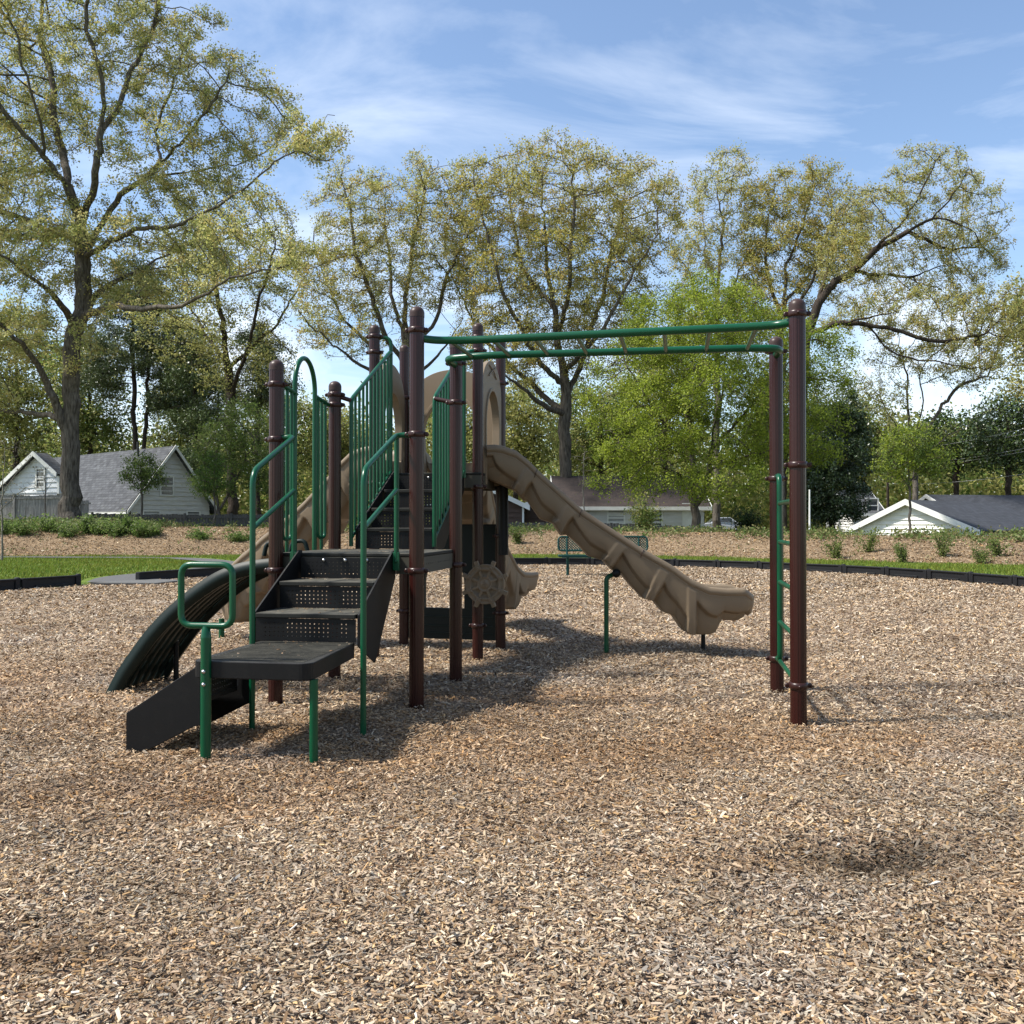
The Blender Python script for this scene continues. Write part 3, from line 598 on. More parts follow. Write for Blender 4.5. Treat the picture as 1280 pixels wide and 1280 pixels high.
tree('pine_tree', 'dark pine rising just right of the left house behind the dogwood', 245, 70,
 [[(245, 660, 0), (245, 560, 0), (244, 480, 0), (246, 420, 0)]],
 [(245, 470, 34, 34, 0, 36), (235, 530, 36, 24, 0, 36), (265, 520, 30, 26, 0, 34), (250, 580, 34, 22, 0, 34)], .26, [(.08, .115, .038), (.10, .135, .045)], natt=1500, step=.5, kill=.75, tufts=4, nleaf=8, leaf=.16, sig=.2, spread=.33, seed=57, leafm='leaf_dark', tip=.016, bark='bark_dark')
tree('young_maple', 'young round headed green tree in front of the grey shingled roof', 177, 45,
 [[(177, 660, 0), (177, 630, 0), (177, 610, 0), (176, 585, 0), (177, 575, 0)], [(177, 615, 0), (160, 598, 0)], [(177, 614, 0), (195, 597, 0)]],
 [(176, 590, 22, 20, 0, 22), (160, 600, 13, 10, 0, 12), (195, 598, 14, 12, 0, 14)], .06, MID, natt=420, step=.2, kill=.35, tufts=3, nleaf=6, leaf=.10, sig=.1, spread=.13, seed=59, tip=.007, leafrad=4)
tree('young_maple', 'thin young tree with small green crown before the blossoming dogwood', 268, 44,
 [[(268, 660, 0), (268, 630, 0), (268, 605, 0), (268, 580, 0)]],
 [(268, 595, 24, 28, 0, 22), (266, 575, 16, 12, 0, 14)], .045, [(.09, .16, .03), (.07, .12, .025)], natt=320, step=.2, kill=.36, tufts=3, nleaf=5, leaf=.09, sig=.09, spread=.14, seed=61, tip=.006, leafrad=4)
tree('sapling', 'almost bare sapling at the left edge rooted in the lawn', 3, 30,
 [[(3, 700, 0), (2, 650, 0), (4, 600, 0), (6, 560, 0)], [(3, 620, 0), (20, 590, 0), (38, 575, 0)], [(3, 610, 0), (-14, 580, 0)], [(3, 640, 0), (22, 615, 0), (45, 605, 0)]],
 [(10, 570, 34, 28, 0, 30), (30, 610, 24, 18, 0, 24)], .035, [(.16, .12, .07), (.2, .17, .08)], natt=260, step=.16, kill=.28, tufts=1, nleaf=1, leaf=.06, sig=.05, spread=.1, seed=67, tip=.0045, bark='bark_pale', leafrad=4)
tree('sapling', 'slender bare sapling before the white gable of the left house', 57, 44,
 [[(57, 660, 0), (57, 630, 0), (56, 590, 0)], [(57, 622, 0), (48, 600, 0), (44, 588, 0)], [(57, 618, 0), (66, 600, 0)]],
 [(56, 595, 18, 20, 0, 18)], .035, [(.16, .13, .09)], natt=110, step=.2, kill=.36, tufts=1, nleaf=1, leaf=.06, sig=.05, spread=.1, seed=71, tip=.006, leafrad=4)
tree('sapling', 'slim pale stemmed sapling behind the middle of the brown slide', 730, 45,
 [[(730, 665, 0), (730, 630, 0), (729, 590, 0), (730, 560, 0)], [(730, 620, 0), (722, 590, 0)]],
 [(728, 575, 18, 28, 0, 18)], .05, [(.16, .18, .06)], natt=160, step=.25, kill=.45, tufts=1, nleaf=3, leaf=.08, sig=.07, spread=.15, seed=73, tip=.009, bark='bark_pale', leafrad=4)
# woods further back, trees one can tell apart
def far_tree(px, D, top, rx, pal, seed, label, leafm='leaf', bark='bark_dark', low=600, nat=900):
    mid = (top+low)/2; ry = (low-top)/2
    tree('background_tree', label, px, D, [[(px, 660, 0), (px, low, 0), (px+3, mid, 0), (px, top+ry*.5, 0)]],
      [(px, mid-ry*.2, rx, ry*.85, 0, rx), (px-rx*.45, mid+ry*.3, rx*.6, ry*.6, 0, rx*.6), (px+rx*.5, mid+ry*.25, rx*.6, ry*.6, 0, rx*.6)],
      .3, pal, natt=nat, step=.75, kill=1.2, tufts=4, nleaf=7, leaf=.28, sig=.40, spread=.8, seed=seed, leafm=leafm, bark=bark, tip=.025, group='trees of the wood in the background', leafrad=4, infl=16)
far_tree(20, 92, 380, 62, OLIVE, 101, 'olive crowned tree far behind the huge oak at the left edge')
far_tree(110, 88, 420, 50, OLIVE+MID, 102, 'mixed green tree far behind the trunk of the huge oak')
far_tree(235, 90, 400, 52, OLIVE, 103, 'olive tree behind the right gable of the pale grey house')
far_tree(360, 86, 490, 50, MID+OLIVE, 104, 'dark green tree behind the short brown left posts')
far_tree(425, 92, 520, 50, OLIVE, 105, 'low olive tree behind the green barred stair panel')
far_tree(560, 90, 500, 50, OLIVE, 106, 'olive tree seen through the tan arch panels')
far_tree(645, 84, 480, 52, OLIVE+OAK[:1], 107, 'yellowish olive tree right of the tan arch panels')
far_tree(750, 92, 480, 60, OLIVE+MID, 108, 'green olive tree behind the brown roofed house')
far_tree(830, 96, 420, 55, OLIVE, 109, 'tall olive tree filling the gap left of the lime maple')
far_tree(980, 90, 470, 52, MID+OLIVE, 110, 'mid green tree between the lime maple and the magnolia')
far_tree(1080, 92, 500, 48, OLIVE+MID, 111, 'olive tree behind the gap between magnolia and young maple')
far_tree(1195, 86, 520, 52, MID+DARK, 112, 'dark green tree above the white gabled garage')
far_tree(1260, 80, 500, 52, DARK+MID[:1], 113, 'very dark evergreen at the right edge above the charcoal roof', leafm='leaf_dark')
far_tree(1300, 74, 350, 45, OLIVE+OAK, 114, 'golden olive tree cut off by the right edge', low=520)
def woods():
    n = 17000; x = rng.uniform(-110, 110, n); y = rng.uniform(100, 135, n); h = 11.5+3*sn(x, y, .12, 3)+2.5*sn(x, y, .5, 8)
    t = rng.uniform(0, 1, n)**1.25; c = np.stack([x, y, t*h], -1)
    V, Fc, C = leaves(c, 16, .6, 1.0, OLIVE+OLIVE+MID); o = npmesh('distant_wood', V, Fc, 'leaf', C); tag(o, 'low distant wood closing the view behind the houses', 'wood', kind='stuff')
woods()

# ------------------------------------------------------------------ shrubs and weeds on the bank
def shrub(name, label, px, py, D, w, h, pal, seed, n=None, group=None, cat='shrub'):
    b = P(px, py, D); b.z = float(tz(b.x, b.y))-.03; r = np.random.default_rng(seed); root = empty(name, b); tag(root, label, cat, group)
    mb = MB(); tips = []
    for k in range(n or 9):
        a = r.uniform(0, 6.28); hh = h*r.uniform(.6, 1.05); s = w*r.uniform(.1, .9)
        p0 = b+Vector((r.normal(0, .03), r.normal(0, .03), 0)); p1 = p0+Vector((math.cos(a)*s*.4, math.sin(a)*s*.4, hh*.5)); p2 = p0+Vector((math.cos(a)*s, math.sin(a)*s, hh))
        mb.tube([p0, p1, p2], .011, 5, False, .004)
        for t in np.linspace(.2, 1, 7):
            q = p0.lerp(p1, t*2) if t < .5 else p1.lerp(p2, t*2-1); tips.append(tuple(q))
            tips.append(tuple(q+Vector(r.normal(0, w*.22, 3))))
    mb.build('stem', 'bark_dark', root, b)
    V, Fc, C = leaves(np.array(tips), 9, .075*D/35, .06*max(1, w*1.4), pal); npmesh('foliage', V, Fc, 'leaf', C, root, tuple(b)); return root
for i, (px, py, w, h, lab) in enumerate([(1045, 690, .42, .75, 'leftmost young shrub on the right bank, beside the right brown post'), (1087, 676, .5, .85, 'young shrub on the bank crest below the left eave of the white garage'), (1130, 692, .36, .8, 'narrow upright shrub on the bank slope below the garage vent'),
    (1177, 677, .5, .85, 'airy shrub on the bank crest below the right eave of the garage'), (1226, 695, .5, .6, 'low sparse shrub on the bank slope near the right edge'), (1246, 668, .5, .6, 'weedy shrub before the charcoal roofed house'),
    (648, 680, .42, .85, 'small yellow green shrub on the bank beside the brown boarded building')]):
    D = float(np.interp(P(px, 690, 33).x, BASEX, BASEY))+(3.2 if py < 685 else 1.8); shrub('bank_shrub', lab, px, py, D, w*.85, h*.82, [(.15, .19, .05), (.18, .22, .06), (.10, .14, .04)], 200+i, 7, 'young shrubs planted on the bank')
shrub('bush', 'dark leafy bush at the front of the silver car', 932, 664, 60, 1.3, 1.7, DARK+MID[:1], 233, 30)
shrub('bush', 'round bush growing against the pale sided house wall', 805, 665, 46, 1.0, 1.6, OLIVE+MID, 230, 26)
W_ = [(8, 1.1, .7), (30, .9, .8), (62, 1.0, .9), (85, 1.0, .8), (108, .8, 1.15), (128, .8, .7), (145, .8, .8), (160, .9, 1.2), (178, .8, .8), (190, .6, .5), (252, .9, .45), (300, .7, .4)]
WL = ['leafy green weed clump at the left edge of the bank crest', 'weed clump with pale leaves before the tall grey fence', 'dark green weed clump before the fence left of the oak trunk', 'thick weed clump at the foot of the huge oak',
      'tall upright weed right of the oak trunk', 'low weed clump between the two tallest weeds', 'low green weed clump before the dark low fence', 'tallest bushy weed below the round headed young tree', 'light weed clump right of the tallest bushy weed', 'small whitish weed at the right end of the weed row', 'grassy tuft on the bank below the dogwood', 'small tuft at the foot of the dogwood']
for i, (px, w, h) in enumerate(W_):
    shrub('weed_clump', WL[i], px, 660, 38.5+random.uniform(-.6, .6), w*.8, h*.55, [(.12, .19, .04), (.15, .22, .055), (.19, .23, .09), (.09, .14, .035)], 260+i, 14, 'weeds along the crest of the bank', 'weed')
def crest_cover():
    n = 420; x = rng.uniform(-24, 22, n); b = np.interp(x, BASEX, BASEY); y = b+rng.uniform(.2, 6, n)**1.0; c = np.stack([x, y, tz(x, y)+.03], -1); c = c[sn(c[:, 0], c[:, 1], .9, 5) > -.05]
    V, Fc, C = leaves(c, 10, .07, .07, [(.12, .17, .05), (.20, .20, .09), (.09, .13, .04)]); o = npmesh('slope_weeds', V, Fc, 'blade', C); tag(o, 'tiny scattered weeds sprouting from the bank slope', 'weeds', kind='stuff')
    n = 2600; x = np.concatenate([rng.uniform(-24, -15.5, n//2), rng.uniform(-15.5, -9, n//7), rng.uniform(8, 22, n//2), rng.uniform(-9, 8, n//2)]); b = np.interp(x, BASEX, BASEY)
    y = b+rng.uniform(4.8, 9.5, len(x)); c = np.stack([x, y, tz(x, y)+.05], -1)
    c = c[(sn(c[:, 0], c[:, 1], .6, 2) > -.1) | (c[:, 0] < -15.5)]
    V, Fc, C = leaves(c, 9, .12, .12, [(.09, .14, .035), (.13, .16, .05), (.18, .17, .07)]); o = npmesh('crest_ground_cover', V, Fc, 'blade', C); tag(o, 'thin mixed grass and weeds covering the bank crest', 'ground cover', kind='stuff')
crest_cover()

# ------------------------------------------------------------------ houses
def siding(mb, o, d, xl, xr, h0, h1, row=.25, n=None, out=.06):
    """lap boards: o foot point, d unit vector along the wall, n outward normal, xl/xr extents as functions of height"""
    d = Vector(d); n = Vector(n); o = Vector(o); h = h0; Z = Vector((0, 0, 1))
    while h < h1-1e-3:
        t = min(h+row, h1); a0, a1, b0, b1 = xl(h), xr(h), xl(t), xr(t)
        if b1-b0 < 0: b0 = b1 = (b0+b1)/2
        p = [o+d*a0+Z*h+n*out, o+d*a1+Z*h+n*out, o+d*b1+Z*t, o+d*b0+Z*t]
        q = [o+d*a0+Z*h, o+d*a1+Z*h, o+d*b1+Z*t, o+d*b0+Z*t]
        mb.add([p[0], p[1], p[2], p[3]], [(0, 1, 2, 3)]); mb.add([q[0], q[1], p[1], p[0]], [(0, 1, 2, 3)])
        h = t
def roofslab(name, a, b, c, d, mname, parent, org, th=.12):
    """a-b eave, d-c ridge; UVs in metres"""
    a, b, c, d = map(Vector, (a, b, c, d)); n = (b-a).cross(d-a).normalized()
    if n.z < 0: n = -n
    mb = MB(); mb.prism([a, b, c, d], n*th); o = mb.build(name, mname, parent, org)
    uv = o.data.uv_layers.new(name='UVMap'); e = (b-a).normalized(); s = n.cross(e)
    for l in o.data.loops:
        p = o.data.vertices[l.vertex_index].co+Vector(org)-a; uv.data[l.index].uv = (p.dot(e), p.dot(s))
    return o
def window(parent, org, c, d, n, w, h, pane='glass', grille=True):
    d = Vector(d); n = Vector(n); c = Vector(c); Z = Vector((0, 0, 1)); mb = MB(); f = .09
    for s in (-1, 1): mb.box(c+d*(s*(w/2+f/2))+n*.05, (f, .07, h+2*f), (d, n, Z)); mb.box(c+Z*(s*(h/2+f/2))+n*.05, (w, .07, f), (d, n, Z))
    if grille: mb.box(c+n*.05, (w, .05, .06), (d, n, Z))
    fr = mb.build('window', 'white', parent, org); g = MB(); g.box(c+n*.02, (w, .02, h), (d, n, Z)); g.build('pane', pane, fr, org)
def house_left():
    K = P(163, 650, 56); K.z = .35; ph = math.radians(50); g = Vector((math.cos(ph), math.sin(ph), 0)); l = Vector((-math.sin(ph), math.cos(ph), 0))
    W, L, he, hr = 5.25, 16.6, 2.05, 5.5; Z = Vector((0, 0, 1)); org = tuple(K)
    r = empty('house', K); tag(r, 'white gabled house with grey shingled roof behind the left fence', 'house')
    mb = MB(); sl = (hr-he)/(W/2)
    siding(mb, K, g, lambda h: 0 if h < he else (h-he)/sl, lambda h: W if h < he else W-(h-he)/sl, 0, hr, .28, -l)
    siding(mb, K+l*L, -l, lambda h: 0, lambda h: L, 0, he, .28, -g)
    mb.build('wall', 'siding_grey', r, org)
    ov = .45
    roofslab('roof', K-g*ov-l*ov+Z*(he-ov*sl), K-g*ov+l*L+Z*(he-ov*sl), K+g*(W/2)+l*L+Z*hr, K+g*(W/2)-l*ov+Z*hr, 'roof_grey', r, org)
    roofslab('roof', K+g*(W+ov)-l*ov+Z*(he-ov*sl), K+g*(W+ov)+l*L+Z*(he-ov*sl), K+g*(W/2)+l*L+Z*hr, K+g*(W/2)-l*ov+Z*hr, 'roof_grey', r, org)
    mb = MB(); A = K-g*ov-l*(ov+.03)+Z*(he-ov*sl-.1); B = K+g*(W/2)-l*(ov+.03)+Z*(hr-.1); Cc = K+g*(W+ov)-l*(ov+.03)+Z*(he-ov*sl-.1)
    mb.prism([A, B, B+Z*.24, A+Z*.24], -l*.05); mb.prism([B, Cc, Cc+Z*.24, B+Z*.24], -l*.05)
    E = K-g*(ov+.03)+Z*(he-ov*sl-.06); mb.prism([E-l*ov, E+l*L, E+l*L+Z*.16, E-l*ov+Z*.16], -g*.05); mb.build('fascia', 'white', r, org)
    for a, h, w, hh, p in ((1.3, .95, 1.0, 1.2, 'blind'), (4.1, .95, .8, 1.2, 'glass'), (2.3, 3.15, .75, 1.1, 'glass')): window(r, org, K+g*a+Z*h-l*.02, g, -l, w, hh, p)
    window(r, org, K+l*2.3+Z*1.0-g*.02, l, -g, .9, 1.2, 'blind', False)
    mb = MB(); q = K+g*(W/2-.5)+l*3.1+Z*hr; mb.tube([q-Z*.4, q+Z*.5], .08, 8); mb.build('vent_pipe', 'black_metal', r, org)
    # the front wing at the left: gable towards the park
    O = P(-30, 650, 53.6); O.z = .35; d = (P(75, 650, 51.0)-P(-30, 650, 53.6)); d.z = 0; Lw = d.length; d.normalize(); n = Vector((d.y, -d.x, 0))
    pk = (P(56, 567, 52)-O).dot(d); hp = P(56, 569, 52).z-O.z; s1 = (hp-(P(0, 603, 52).z-O.z))/(pk-(P(0, 603, 52)-O).dot(d)); he2 = P(75, 594, 52).z-O.z
    mb = MB()
    def xl(h): return 0 if h < hp-s1*pk else pk-(hp-h)/s1
    s2 = (hp-he2)/(Lw-pk)
    def xr(h): return Lw if h < he2 else pk+(hp-h)/s2
    siding(mb, O, d, xl, xr, 0, hp, .28, n); mb.add([O+d*Lw, O+d*Lw-n*.5, O+d*Lw-n*.5+Z*he2, O+d*Lw+Z*he2], [(0, 1, 2, 3)])
    mb.build('wing_wall', 'siding_white', r, org)
    p0 = O+n*.35; hL = hp-s1*pk
    roofslab('roof', p0-d*.5+Z*(hL-.5*s1), p0-d*.5-n*.9+Z*(hL-.5*s1), p0+d*pk-n*.9+Z*hp, p0+d*pk+Z*hp, 'roof_grey', r, org)
    roofslab('roof', p0+d*(Lw+.15)+Z*(he2-.15*s2), p0+d*(Lw+.15)-n*.9+Z*(he2-.15*s2), p0+d*pk-n*.9+Z*hp, p0+d*pk+Z*hp, 'roof_grey', r, org)
    mb = MB(); A = p0-d*.5+Z*(hL-.5*s1-.08); B = p0+d*pk+Z*(hp-.08); Cc = p0+d*(Lw+.15)+Z*(he2-.15*s2-.08)
    mb.prism([A, B, B+Z*.25, A+Z*.25], n*.05); mb.prism([B, Cc, Cc+Z*.25, B+Z*.25], n*.05)
    mb.box(O+d*(Lw-.07)+n*.04+Z*he2/2, (.14, .08, he2), (d, n, Z)); mb.build('fascia', 'white', r, org)
    wp = (P(61.5, 599, 52)-O).dot(d); hw = P(61.5, 599, 52).z-O.z; window(r, org, O+d*wp+Z*hw+n*.02, d, n, .55, 1.05)
house_left()
def gable_house(name, label, xL, xR, xp, D, ye, yp, ybase, wallm, roofm, depth=9, vent=None, rot=0, row=.27, ov=.3):
    A = P(xL, ybase, D); B = P(xR, ybase, D+rot); gz = .15; A.z = B.z = gz; d = (B-A).normalized(); n = Vector((d.y, -d.x, 0)); W = (B-A).length; Z = Vector((0, 0, 1)); org = tuple(A)
    he = P(xL, ye, D).z-gz; hp = P(xp, yp, D).z-gz; pk = W*(xp-xL)/(xR-xL); r = empty(name, A); tag(r, label, 'house'); s1 = (hp-he)/pk; s2 = (hp-he)/(W-pk)
    mb = MB(); siding(mb, A, d, lambda h: 0 if h < he else (h-he)/s1, lambda h: W if h < he else W-(h-he)/s2, 0, hp, row, n)
    siding(mb, B, -n, lambda h: 0, lambda h: depth, 0, he, row, d); siding(mb, A-n*depth, n, lambda h: 0, lambda h: depth, 0, he, row, -d); mb.build('wall', wallm, r, org)
    q = A+n*.3
    roofslab('roof', q-d*ov+Z*(he-ov*s1), q-d*ov-n*(depth+.5)+Z*(he-ov*s1), q+d*pk-n*(depth+.5)+Z*hp, q+d*pk+Z*hp, roofm, r, org)
    roofslab('roof', q+d*(W+ov)+Z*(he-ov*s2), q+d*(W+ov)-n*(depth+.5)+Z*(he-ov*s2), q+d*pk-n*(depth+.5)+Z*hp, q+d*pk+Z*hp, roofm, r, org)
    mb = MB(); a = q-d*ov+Z*(he-ov*s1-.12); b = q+d*pk+Z*(hp-.12); c = q+d*(W+ov)+Z*(he-ov*s2-.12)
    mb.prism([a, b, b+Z*.26, a+Z*.26], n*.05); mb.prism([b, c, c+Z*.26, b+Z*.26], n*.05)
    for e in (.05, W-.05): mb.box(A+d*e+n*.045+Z*he/2, (.1, .05, he), (d, n, Z))
    mb.build('fascia', 'white', r, org)
    return r, A, d, n, W, org
r, A, d, n, W, org = gable_house('garage', 'cream white gabled garage with a small louvred vent behind the bank', 1068, 1220, 1140, 44, 662, 629, 664, 'siding_cream', 'roof_dark', 9, row=.2, rot=-4.2)
r['category'] = 'garage'
Z = Vector((0, 0, 1)); c = P(1145, 643, 41.9); mb = MB(); mb.box(c+n*.05, (.27, .07, .44), (d, n, Z)); v = mb.build('vent', 'white', r, org); mb = MB()
for k in range(6): mb.box(c+n*.1+Z*(-.14+k*.056), (.19, .03, .035), (d, n, Z))
mb.build('louvre', 'blind', v, org)
mb = MB(); mb.box(P(1200, 667, 40.4)+n*.05, (.35, .06, .22), (d, n, Z)); mb.build('crawl_vent', 'black_metal', r, org)
def long_house(name, label, x0, x1, D, yr, ye, wallm, roofm, ybase=664, wins=(), gable_left=None, D1=None, depth=7, doors=(), hgable=None, cat='house'):
    """a house whose long side and roof face the park"""
    D1 = D1 or D; A = P(x0, ybase, D); B = P(x1, ybase, D1); gz = .15; A.z = B.z = gz; d = (B-A).normalized(); n = Vector((d.y, -d.x, 0)); W = (B-A).length; org = tuple(A); r = empty(name, A); tag(r, label, cat)
    he = P(x0, ye, D).z-gz; hr = P((x0+x1)/2, yr, (D+D1)/2+depth/2).z-gz; sl = (hr-he)/(depth/2); ov = .4
    mb = MB(); siding(mb, A, d, lambda h: 0, lambda h: W, 0, he, .26, n)
    for P0, nn in ((A, -d), (B, d)):
        siding(mb, P0, -n, lambda h: 0 if h < he else (h-he)/sl, lambda h: depth if h < he else depth-(h-he)/sl, 0, hr, .2, nn)
    mb.build('wall', wallm, r, org)
    a = A+n*ov-d*.35; b = B+n*ov+d*.35; a2 = A-n*(depth+ov)-d*.35; b2 = B-n*(depth+ov)+d*.35; ra = A-n*(depth/2)-d*.35+Z*hr; rb = B-n*(depth/2)+d*.35+Z*hr; ze = Z*(he-ov*sl)
    roofslab('roof', a+ze, b+ze, rb, ra, roofm, r, org); roofslab('roof', a2+ze, b2+ze, rb, ra, roofm, r, org)
    mb = MB(); e = ze-Z*.1; mb.prism([a+e+n*.01, b+e+n*.01, b+e+n*.01+Z*.22, a+e+n*.01+Z*.22], n*.05)
    for (q, qq, q2) in ((a, ra, a2), (b, rb, b2)):
        s = -d if q is a else d
        for w1, w2 in ((q+ze-Z*.12, qq-Z*.12), (qq-Z*.12, q2+ze-Z*.12)): mb.prism([w1+s*.01, w2+s*.01, w2+s*.01+Z*.26, w1+s*.01+Z*.26], s*.05)
    mb.build('fascia', 'white', r, org)
    for (px, py, w, h, p) in wins: window(r, org, P(px, py, D+(D1-D)*(px-x0)/(x1-x0))+n*.0, d, n, w, h, p)
    return r, d, n, org
r, d, n, org = long_house('house', 'low pale sided house with dark brown roof behind the brown slide', 700, 880, 56, 597, 632, 'siding_grey', 'roof_brown', wins=[(815, 648, 1.1, 1.4, 'glass'), (770, 644, .9, .9, 'blind')], depth=8)
mb = MB(); c = P(862, 650, 56); mb.box(c+n*.04, (.9, .06, 2.0), (d, n, Z)); dr = mb.build('door', 'white', r, org); mb = MB(); mb.box(c+n*.08+d*.34, (.06, .06, .12), (d, n, Z)); mb.build('handle', 'steel', dr, org)
r, A, d, n, W, org = gable_house('shed', 'dark brown boarded building with white fascia right of the tan slide', 540, 655, 600, 50, 632, 606, 664, 'siding_brown', 'roof_grey', 6); r['category'] = 'shed'
gable_house('house', 'dark boarded lean-to house beside the brown shed under the slide', 650, 715, 690, 54, 634, 618, 664, 'siding_brown', 'roof_brown', 7)
long_house('house', 'charcoal roofed house with white gable trim at the right edge', 1222, 1400, 58, 621, 658, 'siding_cream', 'roof_dark', wins=[(1272, 666, 1.0, .7, 'glass')], depth=9, D1=60)
long_house('house', 'small charcoal roofed extension between the garage and the right edge house', 1190, 1226, 61, 640, 656, 'siding_grey', 'roof_dark', depth=6)
long_house('house', 'distant grey house half hidden behind the magnolia and garage', 1066, 1100, 72, 614, 640, 'siding_grey', 'roof_grey', wins=[(1090, 632, .8, 1.0, 'glass')], depth=6)

# ------------------------------------------------------------------ fences
def fence(name, label, a, b, h, mname, bw=.14, gap=.012, rails=True, cap=False):
    a = Vector(a); b = Vector(b); a.z = float(tz(a.x, a.y)); b.z = float(tz(b.x, b.y)); r = empty(name, a); tag(r, label, 'fence'); dd = (b-a); dd.z = 0; L = dd.length; d = dd.normalized(); n = Vector((d.y, -d.x, 0)); mb = MB(); k = int(L/(bw+gap))
    for i in range(k):
        q = a+d*(i*(bw+gap)+bw/2); z = float(tz(q.x, q.y)); hh = h+random.uniform(-.03, .03); mb.box((q.x, q.y, z+hh/2), (bw, .02, hh), (d, n, Z))
    mb.build('boards', mname, r, tuple(a))
    for i in range(int(L/2.4)+1):
        q = a+d*(i*2.4)+n*.06; z = float(tz(q.x, q.y)); mb = MB(); mb.box((q.x, q.y, z+(h+.06)/2), (.1, .1, h+.06), (d, n, Z)); mb.build('post', mname, r, tuple(a))
    if rails:
        for hh in (.3, h-.2):
            mb = MB(); p0 = a+n*.03; p1 = b+n*.03; mb.prism([p0+Z*hh, p1+Z*hh, p1+Z*(hh+.09), p0+Z*(hh+.09)], n*.035)
            mb.build('rail', mname, r, tuple(a))
    if cap:
        mb = MB(); mb.prism([a+Z*(h+.02)+n*.08, b+Z*(h+.02)+n*.08, b+Z*(h+.02)-n*.08, a+Z*(h+.02)-n*.08], Z*.035); mb.build('cap_rail', mname, r, tuple(a))
fence('board_fence', 'tall weathered grey board fence left of the huge oak trunk', P(-40, 650, 48.5), P(78, 650, 48.5), 1.8, 'fence', cap=True)
fence('board_fence', 'short piece of weathered fence just right of the huge oak trunk', P(100, 650, 48.8), P(114, 650, 48.8), 1.55, 'fence')
fence('board_fence', 'low dark board fence running right from the oak past the dogwood', P(116, 650, 49), P(420, 650, 49), .88, 'fence_dark')
fence('board_fence', 'low dark fence in front of the brown shed and pale house', P(622, 664, 46), P(905, 664, 46), .42, 'fence_dark')

# ------------------------------------------------------------------ car behind the maple
def car():
    c = P(900, 664, 84); c.z = float(tz(c.x, c.y)); r = empty('parked_car', c); tag(r, 'silver car parked behind the maple trunks', 'car'); org = tuple(c)
    prof = [(-1.9, .35), (-1.95, .7), (-1.6, .85), (-1.0, .92), (-.45, 1.38), (.75, 1.42), (1.35, 1.0), (1.95, .9), (2.0, .4)]
    mb = MB(); rows = []
    for yy, k in ((-.86, .93), (-.8, 1.0), (.8, 1.0), (.86, .93)): rows.append([(c.x+x*k, c.y+yy*(1 if z < 1 else .8), c.z+.2+(z-.2)*(1 if abs(yy) < .85 else .96)) for x, z in prof])
    mb.grid(rows, True); mb.add(rows[0], [tuple(range(9))]); mb.add(rows[3], [tuple(range(9))[::-1]]); mb.build('body', mat('silver_paint', (.5, .52, .54), metal=.5, rough=.3), r, org)
    for s in (-1, 1):
        mb = MB(); mb.prism([(c.x-.8, c.y+s*.8, c.z+.98), (c.x+1.0, c.y+s*.8, c.z+1.02), (c.x+.65, c.y+s*.72, c.z+1.36), (c.x-.4, c.y+s*.72, c.z+1.33)], (0, s*.06, 0)); mb.build('side_window', 'glass', r, org)
        for x in (-1.25, 1.3):
            mb = MB(); mb.lathe((c.x+x, c.y+s*.74, c.z+.32), [(.05, 0), (.28, 0), (.32, .04), (.32, .16), (.28, .2), (.05, .2)], 24, (0, s, 0)); w = mb.build('wheel', 'black_metal', r, org)
            mb = MB(); mb.lathe((c.x+x, c.y+s*.945, c.z+.32), [(.02, .01), (.19, .01), (.19, 0)], 16, (0, s, 0)); mb.build('rim', 'steel', w, org)
    for yy in (-.6, .6): mb = MB(); mb.box((c.x-1.93, c.y+yy, c.z+.68), (.06, .3, .14)); mb.build('headlight', 'glass', r, org)
    mb = MB(); mb.prism([(c.x-1.02, c.y-.7, c.z+.95), (c.x-1.02, c.y+.7, c.z+.95), (c.x-.5, c.y+.62, c.z+1.36), (c.x-.5, c.y-.62, c.z+1.36)], (-.03, 0, .03)); mb.build('windscreen', 'glass', r, org)
car()
# utility pole, wires and the thin white pole
q = P(1012, 664, 42); q.z = float(tz(q.x, q.y)); mb = MB(); mb.tube([q-Z*.1, P(1012, 612, 42)], .045, 10, True, .035); o = mb.build('marker_pole', 'white', None, q, loc=q); tag(o, 'slim white pole standing before the dark magnolia', 'pole')
ql = P(1325, 664, 70); ql.z = .3; qr = P(1110, 664, 98); qr.z = .3
up = []
for q, xx in ((ql, 'wooden utility pole beyond the right edge carrying the wires'), (qr, 'wooden utility pole hidden among the trees carrying the wires')):
    mb = MB(); mb.tube([q, q+Z*9], .16, 10, True, .11); t = empty('utility_pole', q); tag(t, xx, 'pole', 'utility poles'); mb.build('pole', 'bark_dark', t, tuple(q)); mb = MB(); mb.box(q+Z*8.3, (2.2, .12, .14)); mb.build('crossarm', 'bark_dark', t, tuple(q)); up.append(q)
for k, (hh, off, lab) in enumerate([(8.35, -.9, 'upper utility wire strung across the dark trees at the right'), (8.35, .9, 'second utility wire just beside the upper one at the right'), (7.0, 0, 'middle utility wire over the white garage'), (6.8, .2, 'utility wire just below the middle one'), (5.0, 0, 'lowest utility wire above the garage ridge')]):
    a = up[0]+Z*hh+Vector((off, 0, 0)); b = up[1]+Z*hh+Vector((off, 0, 0)); pts = [a.lerp(b, t/12)-Z*(1.0*4*(t/12)*(1-t/12)*.4) for t in range(13)]; mb = MB(); mb.tube(pts, .016, 5, False); o = mb.build('utility_wire', 'blind', None, a, loc=a); tag(o, lab, 'wire', 'utility wires')

